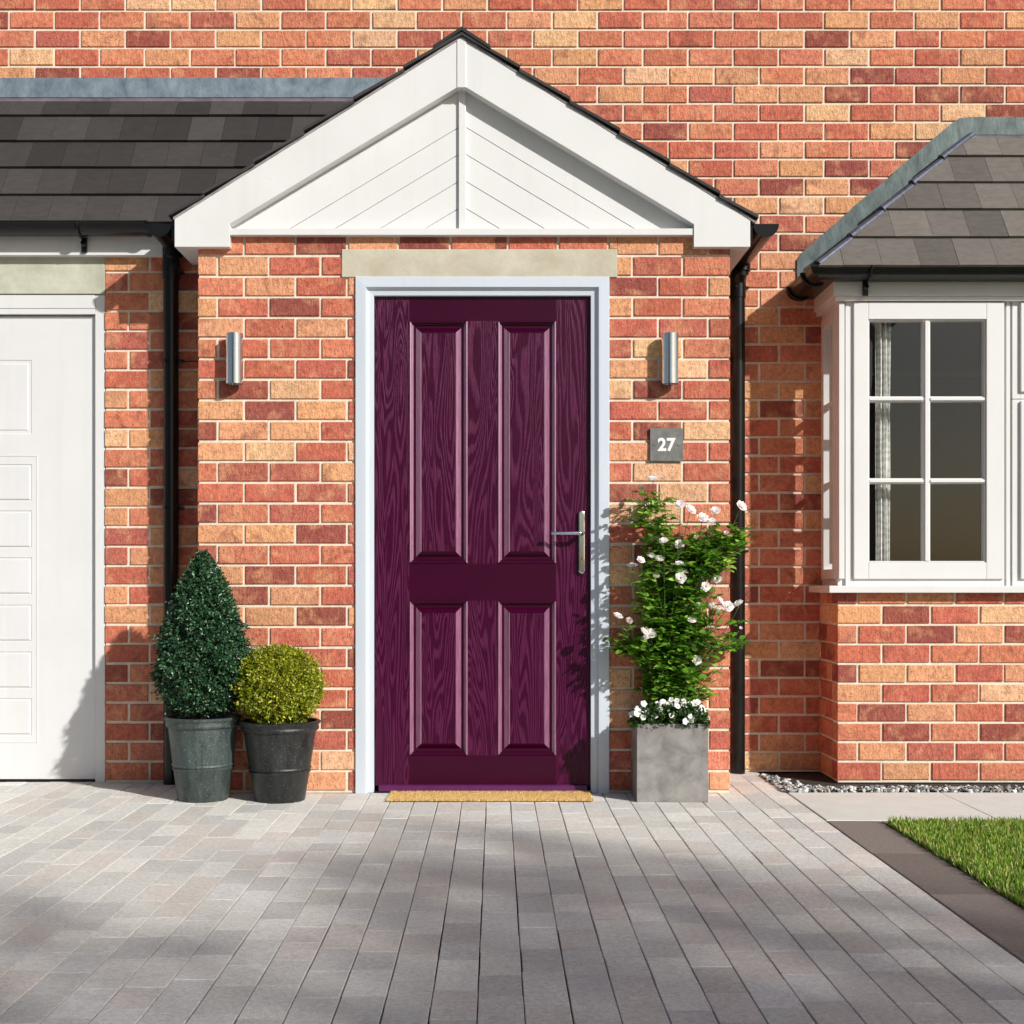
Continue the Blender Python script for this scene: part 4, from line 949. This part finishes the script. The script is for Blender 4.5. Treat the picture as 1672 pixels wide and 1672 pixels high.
# lawn
mb = MB(); mb.add([(XE2,-7.4,-.004),(9,-7.4,-.004),(9,DY(5.04),-.004),(XE2,DY(5.04),-.004)], [(0,1,2,3)]); tag(mb.build('lawn_soil', M['fieldgrass']), 'turf ground under the grass', kind='structure')
def blades(n, x0, x1, y0, y1, hh):
    P = np.stack([rng.uniform(x0,x1,n), rng.uniform(y0,y1,n), np.full(n,-.004)],1); D = unit(np.stack([rng.normal(0,.35,n), rng.normal(0,.35,n), np.ones(n)],1)); L_ = hh*rng.uniform(.55,1.3,n)
    return P, D, L_
A = [blades(60000, XE2+.004, 2.7, DY(3.4), DY(5.035), .033), blades(30000, 2.7, 5, DY(3.4), DY(5.035), .036), blades(26000, XE2+.004, 5, -7.3, DY(3.4), .036)]
P = np.concatenate([a[0] for a in A]); D = np.concatenate([a[1] for a in A]); L_ = np.concatenate([a[2] for a in A])
leaves('grass', P, D, L_, L_*.11+.0008, palette(len(P), [(124,160,44),(98,138,36),(152,182,66),(82,120,34),(180,194,100),(112,150,42),(178,168,104)], .2), M['grass'], None, .1)
tag(bpy.data.objects['grass'], 'short green grass lawn at the right edge', 'grass', kind='stuff')

# ------------------------------------------------------------------ trees in front of the house, outside the frame: they shade the drive and show in the glass
def tree_mesh(seed, rad, zc, zr, nl, dens):
    random.seed(seed); r_ = np.random.default_rng(seed); mb = MB(); tips = []
    def limb(p, d, l, r, depth):
        pts = [p]; q = p.copy(); dd = d.copy()
        for k in range(5): dd = (dd+Vector((random.gauss(0,.16),random.gauss(0,.16),random.gauss(.03,.1)))).normalized(); q = q+dd*l/5; pts.append(q.copy())
        mb.tube(pts, [r*(1-.6*k/5) for k in range(6)], 7)
        if depth == 0: tips.extend(pts[2:]); return
        for k in range(3 if depth > 1 else 4):
            b = pts[random.choice((2,3,4,5))]; a = random.uniform(0,6.28); nd = (dd*.6+Vector((math.cos(a),math.sin(a),random.uniform(.0,.6)))*.8).normalized(); limb(b, nd, l*.62, r*.5, depth-1)
    h0 = zc-zr*.7; mb.tube([(0,0,0),(.05,.02,h0*.5),(0,.06,h0)], [.17,.14,.11], 12)
    for k in range(7): a = k*.9+random.uniform(-.2,.2); limb(Vector((0,.05,h0-.1+k*.12)), Vector((math.cos(a),math.sin(a),random.uniform(.35,1.3))).normalized(), rad*.75, .06, 2)
    T = np.array([tuple(t) for t in tips]); T = T[r_.choice(len(T), min(len(T),115), replace=False)]; T = T[r_.integers(0,len(T),nl)]+r_.normal(0,.15,(nl,3)); keep = ((T[:,0]/rad)**2+(T[:,1]/rad)**2+((T[:,2]-zc)/zr)**2) < 1.15; T = T[keep]
    return mb, T
def make_tree(loc, seed, rad, zc, zr, nl, label):
    t_ = empty('garden_tree', (0,0,0), label=label, cat='tree', group='trees standing in front of the house')
    mb, T = tree_mesh(seed, rad, zc, zr, nl, 1); mb.build('trunk', M['bark'], t_, smooth=True)
    n = len(T); D = unit(rng.normal(0,1,(n,3))); ln = rng.uniform(.07,.12,n)
    o = leaves('crown', T, D, ln, ln*.6, palette(n, [(70,104,40),(58,90,34),(86,122,50)]), M['leaf'], None); o.parent = t_; t_.location = loc; return t_
def copy_tree(o, loc, rot, s, label):
    c = o.copy(); C.objects.link(c); c.location = loc; c.rotation_euler.z = rot; c.scale = (s,s,s); c['label'] = label
    for ch in list(o.children): k = ch.copy(); C.objects.link(k); k.parent = c
    return c
TREES = True
if TREES:
    tA = make_tree((8.3,-11.2,0), 3, 2.4, 5.9, 2.4, 4600, 'broad leafy tree nearest the drive')
    copy_tree(tA, (14.6,-11.4,0), 2.1, 1.0, 'broad leafy tree further along the kerb')
    copy_tree(tA, (5.2,-11.8,0), 4.0, 1.0, 'leafy tree behind the drive entrance')
    copy_tree(tA, (19.5,-12.5,0), 5.0, 1.1, 'leafy tree at the far end of the kerb')
    copy_tree(tA, (-1.5,-16.0,0), 1.0, 1.0, 'unseen leafy tree added across the road to darken reflections')  # this and the next tree are added, unseen, for darker reflections
    copy_tree(tA, (-7.5,-15.0,0), 3.0, 1.1, 'unseen leafy tree added at the left end of the road to darken reflections')

    # hedge and house, unseen, added across the road for glass and door paint to reflect
    n = 14000; P = np.stack([rng.uniform(-14,4,n), rng.uniform(-.45,.45,n), rng.uniform(0,1,n)**.8*1.7],1); P[:,2] += .08*np.sin(P[:,0]*2.1); D = unit(rng.normal(0,1,(n,3))); ln = rng.uniform(.08,.13,n)
    hd = leaves('reflection_hedge', P, D, ln, ln*.6, palette(n, [(62,92,38),(50,78,32),(76,108,44)]), M['leaf']); hd.location = (0,-17.5,0); tag(hd, 'clipped green hedge added out of view across the road to vary the reflections', 'reflection_hedge')
    nb = empty('reflection_house', (-9,-27,0), label='plain brick house added out of view to darken reflections, behind the hedge', cat='house')
    mb = MB(); mb.col = (*lin((186,110,84)),.3); mb.box(-6,6,-7,0,0,5); mb.prism([(-6,5),(6,5),(0,5.001)],-7,0); mb.build('wall', M['brick'], nb)
    mb = MB(); mb.col = tile_col(); mb.hexa([(-6.4,-7.4,4.9),(6.4,-7.4,4.9),(6.4,.4,4.9),(-6.4,.4,4.9),(-6.4,-3.6,7.6),(6.4,-3.6,7.6),(6.4,-3.4,7.6),(-6.4,-3.4,7.6)]); mb.build('roof', M['tile'], nb)
    for x in (-4,0,4):
        for z in (.9,3.3):
            mb = MB(); mb.box(x-.7,x+.7,.001,.05,z,z+1.2); w_ = mb.build('window', M['upvc'], nb); mb = MB(); mb.box(x-.6,x+.6,.051,.06,z+.1,z+1.1); mb.build('pane', M['black'], w_)
    for ch in nb.children: pass
    mb = MB(); mb.add([(-30,-16.6,-.02),(30,-16.6,-.02),(30,-9.2,-.02),(-30,-9.2,-.02)], [(0,1,2,3)]); tag(mb.build('road', M['asphalt']), 'asphalt road in front of the drive', kind='structure')
